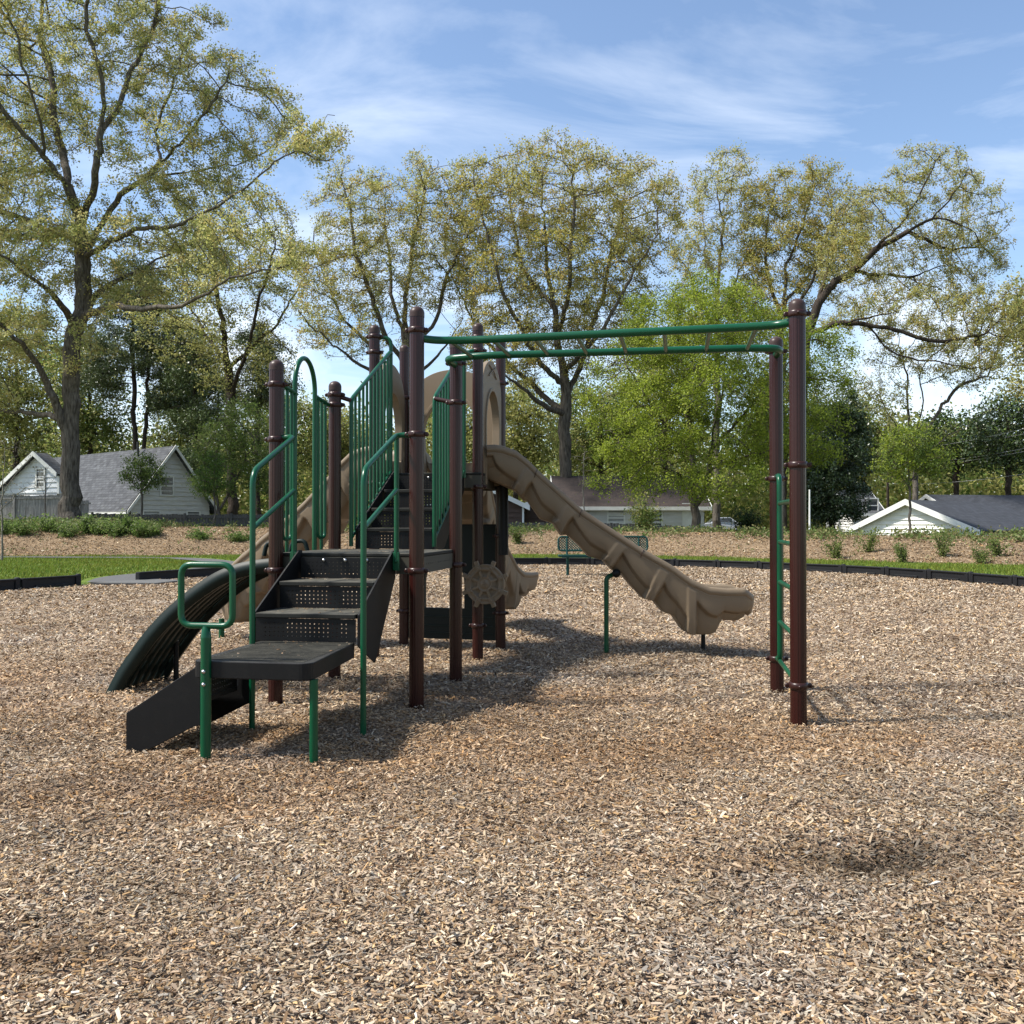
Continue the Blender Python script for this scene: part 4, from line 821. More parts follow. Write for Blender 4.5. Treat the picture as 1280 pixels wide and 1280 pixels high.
# ------------------------------------------------------------------ black border beams round the pit
def border():
    L = 1.22; mb = MB(); n = 1
    mb.box((0, 0, .10), (L-.02, .09, .20)); mb.box((L/2-.06, -.055, .10), (.10, .03, .19)); mb.box((-L/2+.06, -.055, .10), (.10, .03, .19)); mb.box((0, -.055, .185), (L-.06, .03, .03)); mb.box((0, -.055, .03), (L*.55, .04, .06))
    mb.lathe((L/2-.01, 0, .0), [(.05, 0), (.05, .215), (.03, .222)], 16)
    first = mb.build('edging_timber', 'border', bevel=.008); first_used = False; allb = []
    pts = [Vector((*p, 0)) for p in PIT]; seq = []; acc = fillet(pts, 3, 6); carry = 0
    fine = []
    for i in range(len(acc)-1):
        k = max(1, int((acc[i+1]-acc[i]).length/.05)); fine += [acc[i].lerp(acc[i+1], j/k) for j in range(k)]
    starts = [fine[0]]
    for p in fine:
        if (p-starts[-1]).length >= L: starts.append(p)
    for i in range(len(starts)-1):
        a, b = starts[i], starts[i+1]; c = (a+b)/2
        if c.y < 11: continue
        if (c-Vector((-7.85, 19.1, 0))).length < .9: continue
        o = first if not first_used else first.copy()
        if first_used: COL.objects.link(o)
        first_used = True; e = b-a; ang = math.atan2(e.y, e.x); o.location = (c.x, c.y, float(tz(c.x, c.y))-.0); o.rotation_euler = (random.uniform(-.02, .02), random.uniform(-.008, .008), ang+random.uniform(-.01, .01)); allb.append(o)
        tag(o, 'black plastic border beam edging the wood chip area', 'border beam', 'border beams round the wood chips')
border()

# ------------------------------------------------------------------ bench
def bench():
    D = 21.8; c = P(755, 719, D); c.z = 0; r = empty('bench', c); tag(r, 'green metal mesh park bench standing behind the brown slide', 'bench'); org = tuple(c); w = 1.04
    def pipe(pts, rr=.022, name='frame', par=r, closed=False): mb = MB(); mb.tube(pts, rr, 10); return mb.build(name, 'bench', par, org)
    def lattice(o3, dx, dy, W, H, name):
        mb = MB(); s = .06
        k = int((W+H)/s)
        for i in range(k):
            t = i*s
            for sg in (1, -1):
                pts = []
                x0, y0 = (t, 0) if t < W else (W, t-W); x1, y1 = (t-H, H) if t-H > 0 else (0, t)
                if t < W or True:
                    a = Vector(o3)+dx*((x0 if sg > 0 else W-x0)-W/2)+dy*y0; b = Vector(o3)+dx*((x1 if sg > 0 else W-x1)-W/2)+dy*y1
                    if (a-b).length > .02 and y0 <= H: mb.tube([a, b], .010, 4, False)
        return mb.build(name, 'bench', r, org)
    X = Vector((1, 0, 0)); sy = Vector((0, 1, 0)); by = Vector((0, .2, 1)).normalized()
    sc = c+Vector((0, -.05, .45)); lattice(sc-sy*.2, X, sy, 2*w, .42, 'seat')
    fr = [sc+Vector((-w, -.22, 0)), sc+Vector((w, -.22, 0)), sc+Vector((w, .22, 0)), sc+Vector((-w, .22, 0)), sc+Vector((-w, -.22, 0))]; pipe(fillet(fr, .07), .024, 'seat_frame')
    mb = MB(); mb.box(sc+Vector((0, -.22, -.005)), (2*w-.1, .04, .06)); mb.build('seat_edge', 'bench', r, org)
    b0 = c+Vector((0, .24, .56)); lattice(b0, X, by, 2*w, .32, 'backrest')
    fr = [b0-X*w, b0+X*w, b0+X*w+by*.33, b0-X*w+by*.33, b0-X*w]; pipe(fillet([b0+Vector((0, 0, 0)), b0+X*w, b0+X*w+by*.33, b0-X*w+by*.33, b0-X*w, b0]
, .1), .022, 'back_frame')
    for s in (-1, 1):
        x = s*.84; pipe([c+Vector((x, -.05, -.2)), c+Vector((x, -.05, .44))], .035, 'leg'); pipe(fillet([c+Vector((x, -.2, .4)), c+Vector((x, .2, .42)), c+Vector((x, .31, .9))], .08), .024, 'bracket')
bench()

# ------------------------------------------------------------------ play structure
OR = Vector((-1.2, 7.6, 0)); ORG = tuple(OR)
UX = Vector((.986, -.165, 0)); VX = Vector((.165, .986, 0)); A0 = Vector((-1.587, 6.35, 0))
def W3(u, v, h=0): return A0+UX*u+VX*v+Z*h
AX = (UX, VX, Z)
PS = empty('play_structure', OR); tag(PS, 'green, brown and tan playground climbing structure with slides, steps and monkey bars', 'play structure')
POST = {'A': ((0, 0), 2.31), 'C': ((.984, -.031), 2.61), 'D': ((.998, 1.05), 2.61), 'B': ((.03, 1.045), 2.31), 'H': ((.009, 2.11), 2.97), 'E': ((.93, 2.22), 2.99), 'F': ((1.005, 2.95), 2.98), 'G': ((.015, 3.05), 2.98), 'I': ((3.368, -.156), 2.55), 'J': ((3.372, 1.03), 2.55)}
PR = .048
def flute(a, z):
    f = (a*14/(2*math.pi)) % 1
    return 1-.055*max(0, 1-abs(f-.5)/.16)
CL = {'A': [2.14, 1.77, .89], 'B': [2.2, 2.12, .88], 'C': [2.45, 1.77, .88], 'D': [2.42, 2.12, .88], 'H': [2.86, 2.72, 1.55], 'E': [2.86, 2.74, 1.53, .3], 'F': [2.55, 1.08, .34], 'G': [2.45, 1.5, .34], 'I': [2.455, 1.55, .235], 'J': [2.44, 1.52, .225]}
posts = {}
for k, ((u, v), h) in POST.items():
    b = W3(u, v); b.z = float(mz(b.x, b.y)); zt = h-.055
    mb = MB(); mb.lathe(b, [(PR, -.1), (PR, zt)], 112, mod=flute); p = mb.build('post', 'brown', PS, ORG); posts[k] = p
    mb = MB(); mb.lathe(b+Z*zt, [(PR+.002, -.02), (PR+.002, 0)]+[(PR*1.04*math.cos(t), .008+.045*math.sin(t)) for t in np.linspace(0, 1.5, 8)], 32); mb.build('cap', 'cap', p, ORG)
    for hc in CL[k]:
        mb = MB(); mb.lathe(b+Z*hc, [(PR+.001, -.020), (PR+.007, -.018), (PR+.010, -.007), (PR+.010, .007), (PR+.007, .018), (PR+.001, .020)], 36)
        for s in (-1, 1):
            e = b+Z*hc+UX*(s*(PR+.010)); mb.box(e, (.016, .018, .026), AX); mb.lathe(e+UX*(s*.008)-VX*.012, [(.006, 0), (.0145, 0), (.0145, .024), (.006, .024), (.006, 0)], 14, VX)
        mb.lathe(b+Z*hc-VX*(PR+.010), [(.009, 0), (.009, .007), (.003, .010)], 10, -VX)
        mb.build('clamp', 'clamp', p, ORG)
def gpart(name, pts, r, parent=PS, m='green', rad=.08, n=12, seg=6):
    mb = MB(); mb.tube(fillet(pts, rad, seg), r, n); return mb.build(name, m, parent, ORG)
def perf(mb, o, dx, dz, nrm, W, H, nx, ny, hole=.013, mx=.06, mz_=.03, th=.004):
    """perforated plate with real square holes"""
    px = (W-2*mx)/nx; pz = (H-2*mz_)/ny; xs = [0]; zs = [0]
    for i in range(nx): c = mx+(i+.5)*px; xs += [c-hole/2, c+hole/2]
    xs.append(W)
    for i in range(ny): c = mz_+(i+.5)*pz; zs += [c-hole/2, c+hole/2]
    zs.append(H); N = len(xs); o = Vector(o); V = []
    for t in (0, th):
        V += [o+dx*x+dz*z-nrm*t for z in zs for x in xs]
    K = N*len(zs); Fc = []
    for j in range(len(zs)-1):
        for i in range(N-1):
            a = j*N+i
            if i % 2 == 1 and j % 2 == 1:
                for p, q in ((a, a+1), (a+1, a+N+1), (a+N+1, a+N), (a+N, a)): Fc.append((p, q, q+K, p+K))
            else: Fc.append((a, a+1, a+N+1, a+N)); Fc.append((a+K, a+N+K, a+N+1+K, a+1+K))
    mb.add(V, Fc)
# decks
def deck(name, u0, u1, v0, v1, h, th=.11):
    mb = MB(); mb.box(W3((u0+u1)/2, (v0+v1)/2, h-.012), (u1-u0, v1-v0, .024), AX); d = mb.build(name, 'deck', PS, ORG, bevel=.006)
    mb = MB(); t = .012
    for (uu, vv, su, sv) in (((u0+u1)/2, v0+t/2, u1-u0, t), ((u0+u1)/2, v1-t/2, u1-u0, t)): mb.box(W3(uu, vv, h-.026-th/2), (su, sv, th), AX)
    for uu in (u0+t/2, u1-t/2): mb.box(W3(uu, (v0+v1)/2, h-.026-th/2), (t, v1-v0-2*t-.004, th), AX)
    mb.build('skirt', 'skirt', d, ORG)
    mb = MB()
    for i in range(14):
        if i in (5, 6, 9): continue
        mb.box(W3(u1+.0015, v0+.12+i*(v1-v0-.24)/13, h-.026-th*.45), (.003, .016, .007), AX)
    mb.build('slots', 'black_metal', d, ORG); return d
deck('lower_deck', .0, .985, .045, 1.03, 1.0); deck('upper_deck', .01, .97, 2.17, 3.0, 1.65)
# stairs
def stairs(name, u0, u1, v_front, h0, h1, n, run, top_v, low_ext=.16):
    """n risers from h0 to h1; first riser at v_front, going back by run each"""
    r = empty(name, (0, 0, 0)); r.parent = PS; rise = (h1-h0)/n
    for i in range(n):
        v = v_front+i*run; mb = MB(); perf(mb, W3(u0+.01, v, h0+i*rise+.002), UX, Z, -VX, u1-u0-.02, rise-.032, 19, 4, hole=.0075, mx=.045, mz_=.018); mb.build('riser', 'black', r, ORG)
        if i < n-1:
            mb = MB(); mb.box(W3((u0+u1)/2, v+run/2+.004, h0+(i+1)*rise-.014), (u1-u0-.02, run+.03, .028), AX); mb.build('tread', 'deck', r, ORG, bevel=.005)
    for s, u in ((-1, u0), (1, u1)):
        pts = [(v_front, h0-.02), (v_front, h0+rise-.004), (v_front+(n-1)*run, h1+.02), (top_v, h1+.02), (top_v, h1-.16), (v_front+run*.9, h0-low_ext)]
        mb = MB(); mb.prism([W3(u, v, h) for v, h in pts], UX*(.01*s)); mb.build('stringer', 'black', r, ORG)
    for u in (u0+.17, (u0+u1)/2, u1-.17):
        mb = MB(); mb.lathe(W3(u, v_front+(n-1)*run-.001, h1-.045), [(.012, 0), (.011, .005), (.004, .009)], 12, -VX); mb.build('bolt', 'steel', r, ORG)
    return r
stairs('lower_stairs', .17, .81, -.70, .50, 1.0, 3, .345, .04)
stairs('upper_stairs', .19, .81, 1.10, 1.0, 1.65, 4, .345, 2.165, .0)
# transfer platform
tp = []; u0, u1, v0, v1 = .205, .845, -1.52, -.69
cr = .06
for cu, cv, a0 in ((u1-cr, v0+cr, -90), (u1-cr, v1-.005, 0), (u0+.005, v1-.005, 90), (u0+cr, v0+cr, 180)):
    for k in range(7):
        a = math.radians(a0+k*15); rr = cr if cv < -1 else .005; tp.append(W3(cu+rr*math.cos(a), cv+rr*math.sin(a), .412))
mb = MB(); mb.prism(tp, Z*.088); tpo = mb.build('transfer_platform', 'black', PS, ORG, bevel=.007)
mb = MB(); 
for i in range(22):
    mb.box(W3((u0+u1)/2, v0+.05+i*.035, .5012), (u1-u0-.1, .012, .003), AX)
mb.build('tread_ribs', 'deck', tpo, ORG)
def leg(b, top, r, m='green', name='leg'): mb = MB(); mb.tube([Vector((b.x, b.y, -.1)), Vector((b.x, b.y, top))], r, 16); return mb.build(name, m, PS, ORG)
g1 = P(392, 952, 4.76); leg(g1, .413, .0215)
g2 = P(316, 910, 5.50)
# front post with loop handle
g0 = P(257, 948, 4.80); g0.z = 0; lp = leg(g0, .62, .0265, name='handle_post')
mb = MB(); mb.lathe(g0+Z*.62, [(.0265, 0), (.020, .05), (.018, .052), (.0175, .060)], 18); mb.build('sleeve', 'green', lp, ORG)
cl = P(258.5, 744, 4.80); hw, hh = .140, .155; R_ = UX
loop = [cl-Z*hh, cl+R_*hw-Z*hh, cl+R_*hw+Z*hh, cl-R_*hw+Z*hh, cl-R_*hw-Z*hh, cl-Z*hh]; gpart('loop_handle', loop, .0165, lp, rad=.06, n=14)
for hz in (.45, .385): mb = MB(); mb.lathe(g0-VX*.026+Z*hz, [(.011, 0), (.009, .006), (.003, .009)], 12, -VX); mb.build('bolt', 'steel', lp, ORG)
# side step at the left of the transfer platform: two stringers and perforated steps
sp = empty('side_step', (0, 0, 0)); sp.parent = PS
def side_panel(v):
    def q(w, h): return W3(u0-w, v, h)
    mb = MB(); mb.prism([q(0, .47), q(0, .15), q(.04, .14), q(.39, -.04), q(.42, -.04), q(.42, .20)], VX*.014); mb.build('stringer', 'black', sp, ORG, bevel=.003)
side_panel(v0+.1); side_panel(v1-.1)
mb = MB(); perf(mb, W3(u0-.10, v1-.11, .23), -VX, Z, -UX, v1-v0-.22, .15, 18, 3, hole=.0075); mb.build('riser', 'black', sp, ORG)
mb = MB(); mb.box(W3(u0-.22, (v0+v1)/2, .235), (.26, v1-v0-.24, .025), AX); mb.build('tread', 'black', sp, ORG)
mb = MB(); perf(mb, W3(u0-.33, v1-.11, .03), -VX, Z, -UX, v1-v0-.22, .18, 18, 4, hole=.0075); mb.build('riser', 'black', sp, ORG)
# handrails of the lower stairs
def rail_lower(u, side, base, clampk):
    b = Vector(base); b.z = -.1; D = b.y
    # front upright comes up at (b.x,b.y), slopes back to the post clamp
    vtop = -.02; top = W3(u, vtop, 1.78); back = W3(u, vtop, 1.0)
    h1 = 1.50; p1 = Vector((b.x, b.y, h1))
    hr = empty('handrail', (0, 0, 0)); hr.parent = PS
    gpart('top_rail', [b, p1, top, W3(POST[clampk][0][0], POST[clampk][0][1], 1.775)], .0175, hr, rad=.09)
    gpart('back_upright', [top-Z*.02, back-Z*.06], .0165, hr)
    gpart('mid_rail', [Vector((b.x, b.y, 1.17)), W3(u, vtop, 1.42)], .0155, hr)
    mb = MB(); e = back-Z*.05; mb.box(e-VX*.004, (.045, .02, .12), AX); mb.lathe(e-VX*.015, [(.011, 0), (.009, .006), (.003, .009)], 12, -VX); mb.build('foot_plate', 'green', hr, ORG, bevel=.004)
rail_lower(.135, -1, P(315, 910, 5.50), 'A'); rail_lower(.845, 1, P(454, 918, 5.36), 'C')
# barred panels beside the upper stairs
def stair_panel(u, far_clamp):
    r = empty('stair_barrier', (0, 0, 0)); r.parent = PS; va, vb = 1.07, 2.13; ha, hb = 2.17, 2.74
    def top(v): return ha+(hb-ha)*(v-va)/(vb-va)
    def bot(v): return max(1.03, 1.09+(v-va)/(vb-va)*.56)
    pts = [W3(u, va, 1.02), W3(u, va, ha), W3(u, vb, hb), W3(u, vb, 1.6)]
    gpart('frame', pts, .0165, r, rad=.05)
    gpart('bottom_rail', [W3(u, va, 1.08), W3(u, vb, 1.66)], .013, r)
    for i in range(1, 11):
        v = va+(vb-va)*i/11; gpart('bar', [W3(u, v, bot(v)), W3(u, v, top(v))], .0115, r, n=10)
    for i in range(6):
        v = va+.15+i*.16; mb = MB(); mb.lathe(W3(u-.014, v, bot(v)+.035), [(.013, 0), (.012, .008), (.004, .012)], 10, -UX); mb.build('bolt', 'green', r, ORG)
    return r
s1 = stair_panel(.155, 'H'); gpart('arm', [W3(.155, 2.13, 2.68), W3(.155, 2.13, 2.86), W3(.02, 2.11, 2.86)], .0165, s1, rad=.1); gpart('arm', [W3(.155, 1.07, 2.16), W3(.03, 1.045, 2.2)], .017, s1, m='clamp')
s2 = stair_panel(.825, 'E'); gpart('arm', [W3(.825, 1.07, 2.16), W3(.998, 1.05, 2.12)], .017, s2, m='clamp'); gpart('arm', [W3(.825, 2.13, 2.7), W3(.93, 2.2, 2.74)], .0165, s2)
# entry barrier with hoop on the left side (between A and B)
eb = empty('entry_barrier', (0, 0, 0)); eb.parent = PS; ue = -.005
gpart('hoop', [W3(ue, .33, 1.0), W3(ue, .33, 2.18)]+[W3(ue, .52-.19*math.cos(t), 2.18+.22*math.sin(t)) for t in np.linspace(.15, math.pi-.15, 14)]+[W3(ue, .71, 2.18), W3(ue, .71, 1.0)], .0175, eb, rad=.03)
for (va, vb, hs) in ((.06, .33, 2.13), (.71, .99, 2.13)):
    gpart('top_rail', [W3(ue, va, hs+.02), W3(ue, vb, hs-.01)], .0165, eb)
    m_ = (va+vb)/2; a, b = (m_-.075, m_+.075)
    gpart('bars', [W3(ue, a, hs), W3(ue, a, 1.09), W3(ue, b, 1.09), W3(ue, b, hs)], .0125, eb, rad=.05); gpart('bar', [W3(ue, m_, 1.0), W3(ue, m_, hs)], .0125, eb)
# clamp arms
# monkey bars
mk = empty('monkey_bars', (0, 0, 0)); mk.parent = PS; hm = 2.41
c_, i_, d_, j_ = (W3(*POST[k][0], hm) for k in 'CIDJ')
nr = [c_+UX*.03+VX*.02, c_+UX*.10+VX*.09, c_+UX*.3+VX*.13, i_-UX*.3+VX*.13, i_-UX*.10+VX*.09, i_-UX*.03+VX*.02]
fr = [d_-VX*.05, d_-UX*.01-VX*.30, d_+UX*.3-VX*.38, j_-UX*.3-VX*.34, j_+UX*.0-VX*.30, j_-VX*.05]
gpart('side_rail', nr, .0255, mk, rad=.1, n=18); gpart('side_rail', fr, .0255, mk, rad=.1, n=18)
for k in range(8):
    t = .085+k*.117; a = nr[2]+(nr[3]-nr[2])*((t*2.384-.3)/(2.384-.6)) ; b = fr[2]+(fr[3]-fr[2])*((t*2.384-.3)/(2.384-.6)); a.z = b.z = hm-.004
    gpart('rung', [a, b], .0145, mk, m='rung')
# ladder between I and J
ld = empty('ladder', (0, 0, 0)); ld.parent = PS; i0, j0 = Vector(W3(*POST['I'][0])), Vector(W3(*POST['J'][0])); e = (j0-i0).normalized()
for a, s in ((i0, 1), (j0, -1)):
    q = a+e*(s*.20); gpart('side_rail', [a+e*(s*.04)+Z*1.535, q+Z*1.535, q+Z*.235, a+e*(s*.04)+Z*.235], .019, ld, rad=.07, n=14)
for h in (.235, .51, .79, 1.07, 1.34): gpart('rung', [i0+e*.20+Z*h, j0-e*.20+Z*h], .0155, ld)

# ---- slides
TOPX = [608, 618, 628, 645, 660, 673, 727, 802, 839, 864, 887, 909, 932, 942]; TOPY = [557, 556.5, 558, 564, 576, 589, 637, 686, 707, 727-2, 736-1, 737, 737, 740]
BOTX = [608, 620, 646, 655, 659, 676, 693, 703, 710, 724, 738, 757, 769, 780, 794, 808, 822, 833, 847, 859, 866, 878, 890, 898, 906, 926, 936, 942]
BOTY = [597, 601, 613, 625, 624, 648, 654, 669, 668, 680, 696, 701, 714, 718, 735, 750, 753, 767, 772, 790, 795, 796, 795.5, 793, 777, 778, 774, 765]
SD = 8.48
sx = [P(x, 600, SD).x for x in TOPX]; X0 = sx[0]; sx = [x-X0 for x in sx]; sh = [P(x, y, SD).z for x, y in zip(TOPX, TOPY)]
bx_ = [P(x, 600, SD).x-X0 for x in BOTX]; bh = [P(x, y, SD).z for x, y in zip(BOTX, BOTY)]; SL = sx[-1]
RIBS = [P(x, 600, SD).x-X0 for x in (655, 706, 769, 822, 866)]
def slide(name, path, hwid=.30, label=None, tail=True, dz=0):
    """path: 2-D polyline of the centre line; the profile is measured along it"""
    pts = fillet([Vector((*p, 0)) for p in path], .8, 8) if len(path) > 2 else [Vector((*p, 0)) for p in path]
    cum = [0]
    for a, b in zip(pts, pts[1:]): cum.append(cum[-1]+(b-a).length)
    k_ = cum[-1]/SL
    def at(s):
        s *= k_; i = max(0, min(len(pts)-2, int(np.searchsorted(cum, s)-1))); t = (s-cum[i])/(cum[i+1]-cum[i]); return pts[i].lerp(pts[i+1], t)
    n = 300; rows = []; ss = np.linspace(0, SL, n)
    for s in ss:
        c = at(s); t = (at(min(s+.04, SL))-at(max(s-.04, 0))).normalized(); lat = Vector((t.y, -t.x, 0))
        zt = interp(sx, sh, s); bed = zt-.23 if s < SL-.25 else zt-.23+.0*(s)
        endf = max(0, 1-(SL-s)/.1); w = hwid-.05*endf**2; zt -= .03*endf**2
        prof = []
        # inner surface then rolled rim then outer wall down to the hull
        half = [(0, bed), (w*.45, bed), (w*.66, bed+.02), (w*.78, bed+.08), (w*.84, zt-.05), (w*.87, zt-.01), (w*.92, zt+.008), (w*.97, zt+.006), (w*1.0, zt-.008), (w*1.015, zt-.028), (w*1.0, zt-.05), (w*.965, zt-.058), (w*.955, zt-.064), (w*.965, zt-.068), (w*.955, zt-.075)]
        K = 34; zb0 = interp(bx_, bh, s)
        for q in range(1, K+1):
            tt = q/K; z0 = zt-.075; skew = .13*(.5-tt) if s < SL*.72 else 0
            sb = s+(-skew)
            zb = zb0; z = z0+(zb-z0)*tt
            prev = 0; nxt = SL
            for rb in RIBS:
                if rb <= sb: prev = rb
                elif nxt == SL: nxt = rb; break
            ph = (sb-prev)/max(.05, nxt-prev)
            drape = .10+.62*(1-math.exp(-3.2*min(1, max(0, ph))))
            rec = 1/(1+math.exp(-(tt-drape)*70)); ribd = min(abs(sb-prev) if prev > 0 else 9, abs(nxt-sb) if nxt < SL else 9)
            ribf = max(0, min(1, (.052-ribd)/.016))
            bul = .045*math.sin(math.pi*min(1, max(0, ph)))*max(0, (tt-.5)*2)
            lw = w*.955-.015*tt-.06*rec*(1-ribf)-.09*tt**3*(1-.5*ribf)+bul*rec+.006*ribf
            half.append((lw, z))
        half.append((lw*.6, zb-.004)); half.append((0, zb-.006))
        ring = [c+lat*a+Z*(b+dz) for a, b in half]+[c-lat*a+Z*(b+dz) for a, b in half[-2:0:-1]]
        rows.append(ring)
    mb = MB(); mb.grid(rows, True, closed=True); N = len(rows[0]); mb.add(rows[0], [tuple(range(N))]); 
    # rounded end lip
    c = at(SL); t = (at(SL)-at(SL-.05)).normalized(); last = rows[-1]; cz = sum((p.z for p in last))/N; r2 = [Vector(((p.x-c.x)*.9+c.x, (p.y-c.y)*.9+c.y, (p.z-cz)*.86+cz))+t*.022 for p in last]; r3 = [Vector(((p.x-c.x)*.75+c.x, (p.y-c.y)*.75+c.y, (p.z-cz)*.6+cz))+t*.032 for p in last]
    mb.grid([last, r2, r3], True, closed=True); mb.add(r3, [tuple(range(N))[::-1]])
    s_ = mb.build(name, 'tan', PS, ORG)
    if label: s_['label'] = label
    return s_, at
c0 = Vector((X0, SD, 0)); dirr = Vector((1, .0, 0)); ctr = (c0.x, c0.y+.30)
sR, atR = slide('slide', [ctr, (ctr[0]+SL, ctr[1]+.02)], label='tan slide running down to the right')
e0 = W3(-.0, 2.6); sLft, atL = slide('slide', [(e0.x, e0.y), (e0.x-SL*.5*.93, e0.y+SL*.5*.36), (e0.x-SL*.80, e0.y+SL*.52)], label='tan slide running down to the left')
f0 = W3(.5, 3.05); sC, atC = slide('slide', [(f0.x, f0.y), (f0.x+.12, f0.y+.85), (f0.x+.30, f0.y+1.75), (.10, 11.7)], label='tan slide curving back and round to the right')
# seams on the near rim of the right slide
for pxs in (671, 727, 804):
    s = P(pxs, 600, SD).x-X0; z = interp(sx, sh, s); c = atR(s); mb = MB()
    mb.tube([c+Vector((0, -.262, z+.004)), c+Vector((.004, -.30, z-.002)), c+Vector((-.012, -.308, z-.03)), c+Vector((-.02, -.293, z-.07))], .0035, 6); mb.build('seam', 'cap', sR, ORG)
# supports
def slide_leg(px, py, htop, r, parent, bend=None, m='green'):
    b = P(px, py, 1416/(py-654)); b.z = -.1; pts = [b, Vector((b.x, b.y, htop))]
    if bend is not None: pts.append(Vector(bend))
    return gpart('support_leg', pts, r, parent, m=m, rad=.06, n=14)
bl = slide_leg(758, 817, .70, .022, sR, (P(768, 715, 8.6).x, 8.7, .73)); mb = MB(); q = Vector((P(769, 716, 8.6).x, 8.62, .745)); mb.lathe(q-Vector((0, .05, 0)), [(.012, 0), (.034, .01), (.04, .04), (.034, .07), (.012, .08)], 18, (.3, 1, 0)); mb.build('bracket', 'black', bl, ORG)
slide_leg(879, 812, .2, .021, sR, m='black'); b = P(277, 797, 9.9); gpart('support_leg', [Vector((b.x, b.y, -.1)), Vector((b.x, b.y, .2))], .03, sLft, n=14)
# ---- tan arch panels
def arch_panel(p, d, W, name='arch_panel', hb=1.6, ht=2.70, oy=2.42):
    p = Vector(p); d = Vector(d).normalized(); n = Vector((d.y, -d.x, 0)); th = .045; N = 36; hw = W/2; ow = hw*.64; sp_ = 2.30
    outer = []; inner = []
    for i in range(N+1):
        a = math.pi*i/N; outer.append((hw*.985*math.cos(a), sp_+(ht-sp_)*math.sin(a)**.8)); inner.append((ow*math.cos(a), sp_-.22+(oy-sp_+.22)*math.sin(a)))
    mid = [(hw*.93*math.cos(math.pi*i/N), sp_-.04+(ht-sp_)*math.sin(math.pi*i/N)**.8) for i in range(N+1)]
    O = [(hw*.985, hb)]+outer+[(-hw*.985, hb)]; I = [(ow*.9, hb)]+inner+[(-ow*.9, hb)]; Mi = [(ow*1.09*.97, hb)]+[(x*1.1, (z-2.08)*1.09+2.08) for x, z in inner]+[(-ow*1.06, hb)]
    rows = []
    for lst, off in ((I, 0), (I, th+.014), (Mi, th+.014), (Mi, th), (O, th), (O, -th*.0), (Mi, 0), (Mi, -.014), (I, -.014), (I, 0)):
        rows.append([p+d*x+Z*z+n*(off-th/2) for x, z in lst])
    mb = MB(); mb.grid(rows, False); return mb.build(name, 'tan', PS, ORG, bevel=.004)
g_, f_, e_, h_ = (W3(*POST[k][0]) for k in 'GFEH')
pn = arch_panel((g_+f_)/2+VX*.0, f_-g_, (f_-g_).length-.10); ps_ = arch_panel((f_+e_)/2, f_-e_, (f_-e_).length-.09, hb=1.55); arch_panel((g_+h_)/2, g_-h_, (g_-h_).length-.09)
# raised motif on the right arch panel
dd = (f_-e_).normalized(); nn = Vector((dd.y, -dd.x, 0)); c = (f_+e_)/2+Z*2.60; mb = MB()
for s in (-1, 1):
    mb.tube([c+nn*.03+dd*(.12*s)-Z*.05, c+nn*.034+dd*(.02*s)+Z*.01, c+nn*.03+dd*(-.10*s)+Z*.05], .006, 8)
mb.build('motif', 'tan', ps_, ORG)
# ---- ground level panel between G and F (dark green, arched opening and slatted base)
def low_panel():
    p = (g_+f_)/2+VX*.02; d = (f_-g_).normalized(); n = Vector((d.y, -d.x, 0)); W = (f_-g_).length-.1; x0, x1 = -W/2, W/2; th = .05
    mb = MB(); o1, o2 = x0+.17, x0+.58; hb, hs, ht = .42, .62, .86
    def Q(x, z, o): return p+d*x+Z*z+n*(o)
    mb.box(p+d*((x0+o1)/2)+Z*.62, (o1-x0, th, 1.08), (d, n, Z)); mb.box(p+d*((o2+x1)/2)+Z*.76, (x1-o2, th, .82), (d, n, Z))
    mb.box(p+Z*.22, (x1-x0-.001, th*1.1, .30), (d, n, Z))
    arc = [( (o1+o2)/2-(o2-o1)/2*math.cos(a), hs+(ht-hs)*math.sin(a)) for a in np.linspace(0, math.pi, 17)]
    for (a, b) in zip(arc, arc[1:]): mb.prism([Q(a[0], a[1], -th/2), Q(b[0], b[1], -th/2), Q(b[0], 1.16, -th/2), Q(a[0], 1.16, -th/2)], n*th)
    o = mb.build('crawl_panel', 'dgreen', PS, ORG)
    mb = MB()
    for z in (.13, .20, .29): mb.box(p+n*(th*.55+.004)+Z*z, (x1-x0-.04, .012, .010), (d, n, Z))
    for z in (.48, .58, .68, .78): mb.box(Q((x0+o1)/2, z, th/2+.003), (.11, .010, .010), (d, n, Z))
    mb.build('groove_strip', 'dgreen', o, ORG)
    mb = MB(); mb.box(p+VX*.1+d*.2+Z*1.0, (W*.55, .04, .38), (d, n, Z)); mb.build('back_board', 'black', PS, ORG)
    M['crawl'] = dusty('crawl_plastic', (.0008, .0045, .0038), (.02, .035, .03), .45, .3); o.data.materials[0] = M['crawl']
low_panel()
# corner bracket pipe right of F
gpart('corner_pipe', [W3(1.0, 2.87, 1.55), W3(1.06, 2.80, 1.58), W3(1.06, 2.80, .9)], .045, PS, m='black', rad=.05)
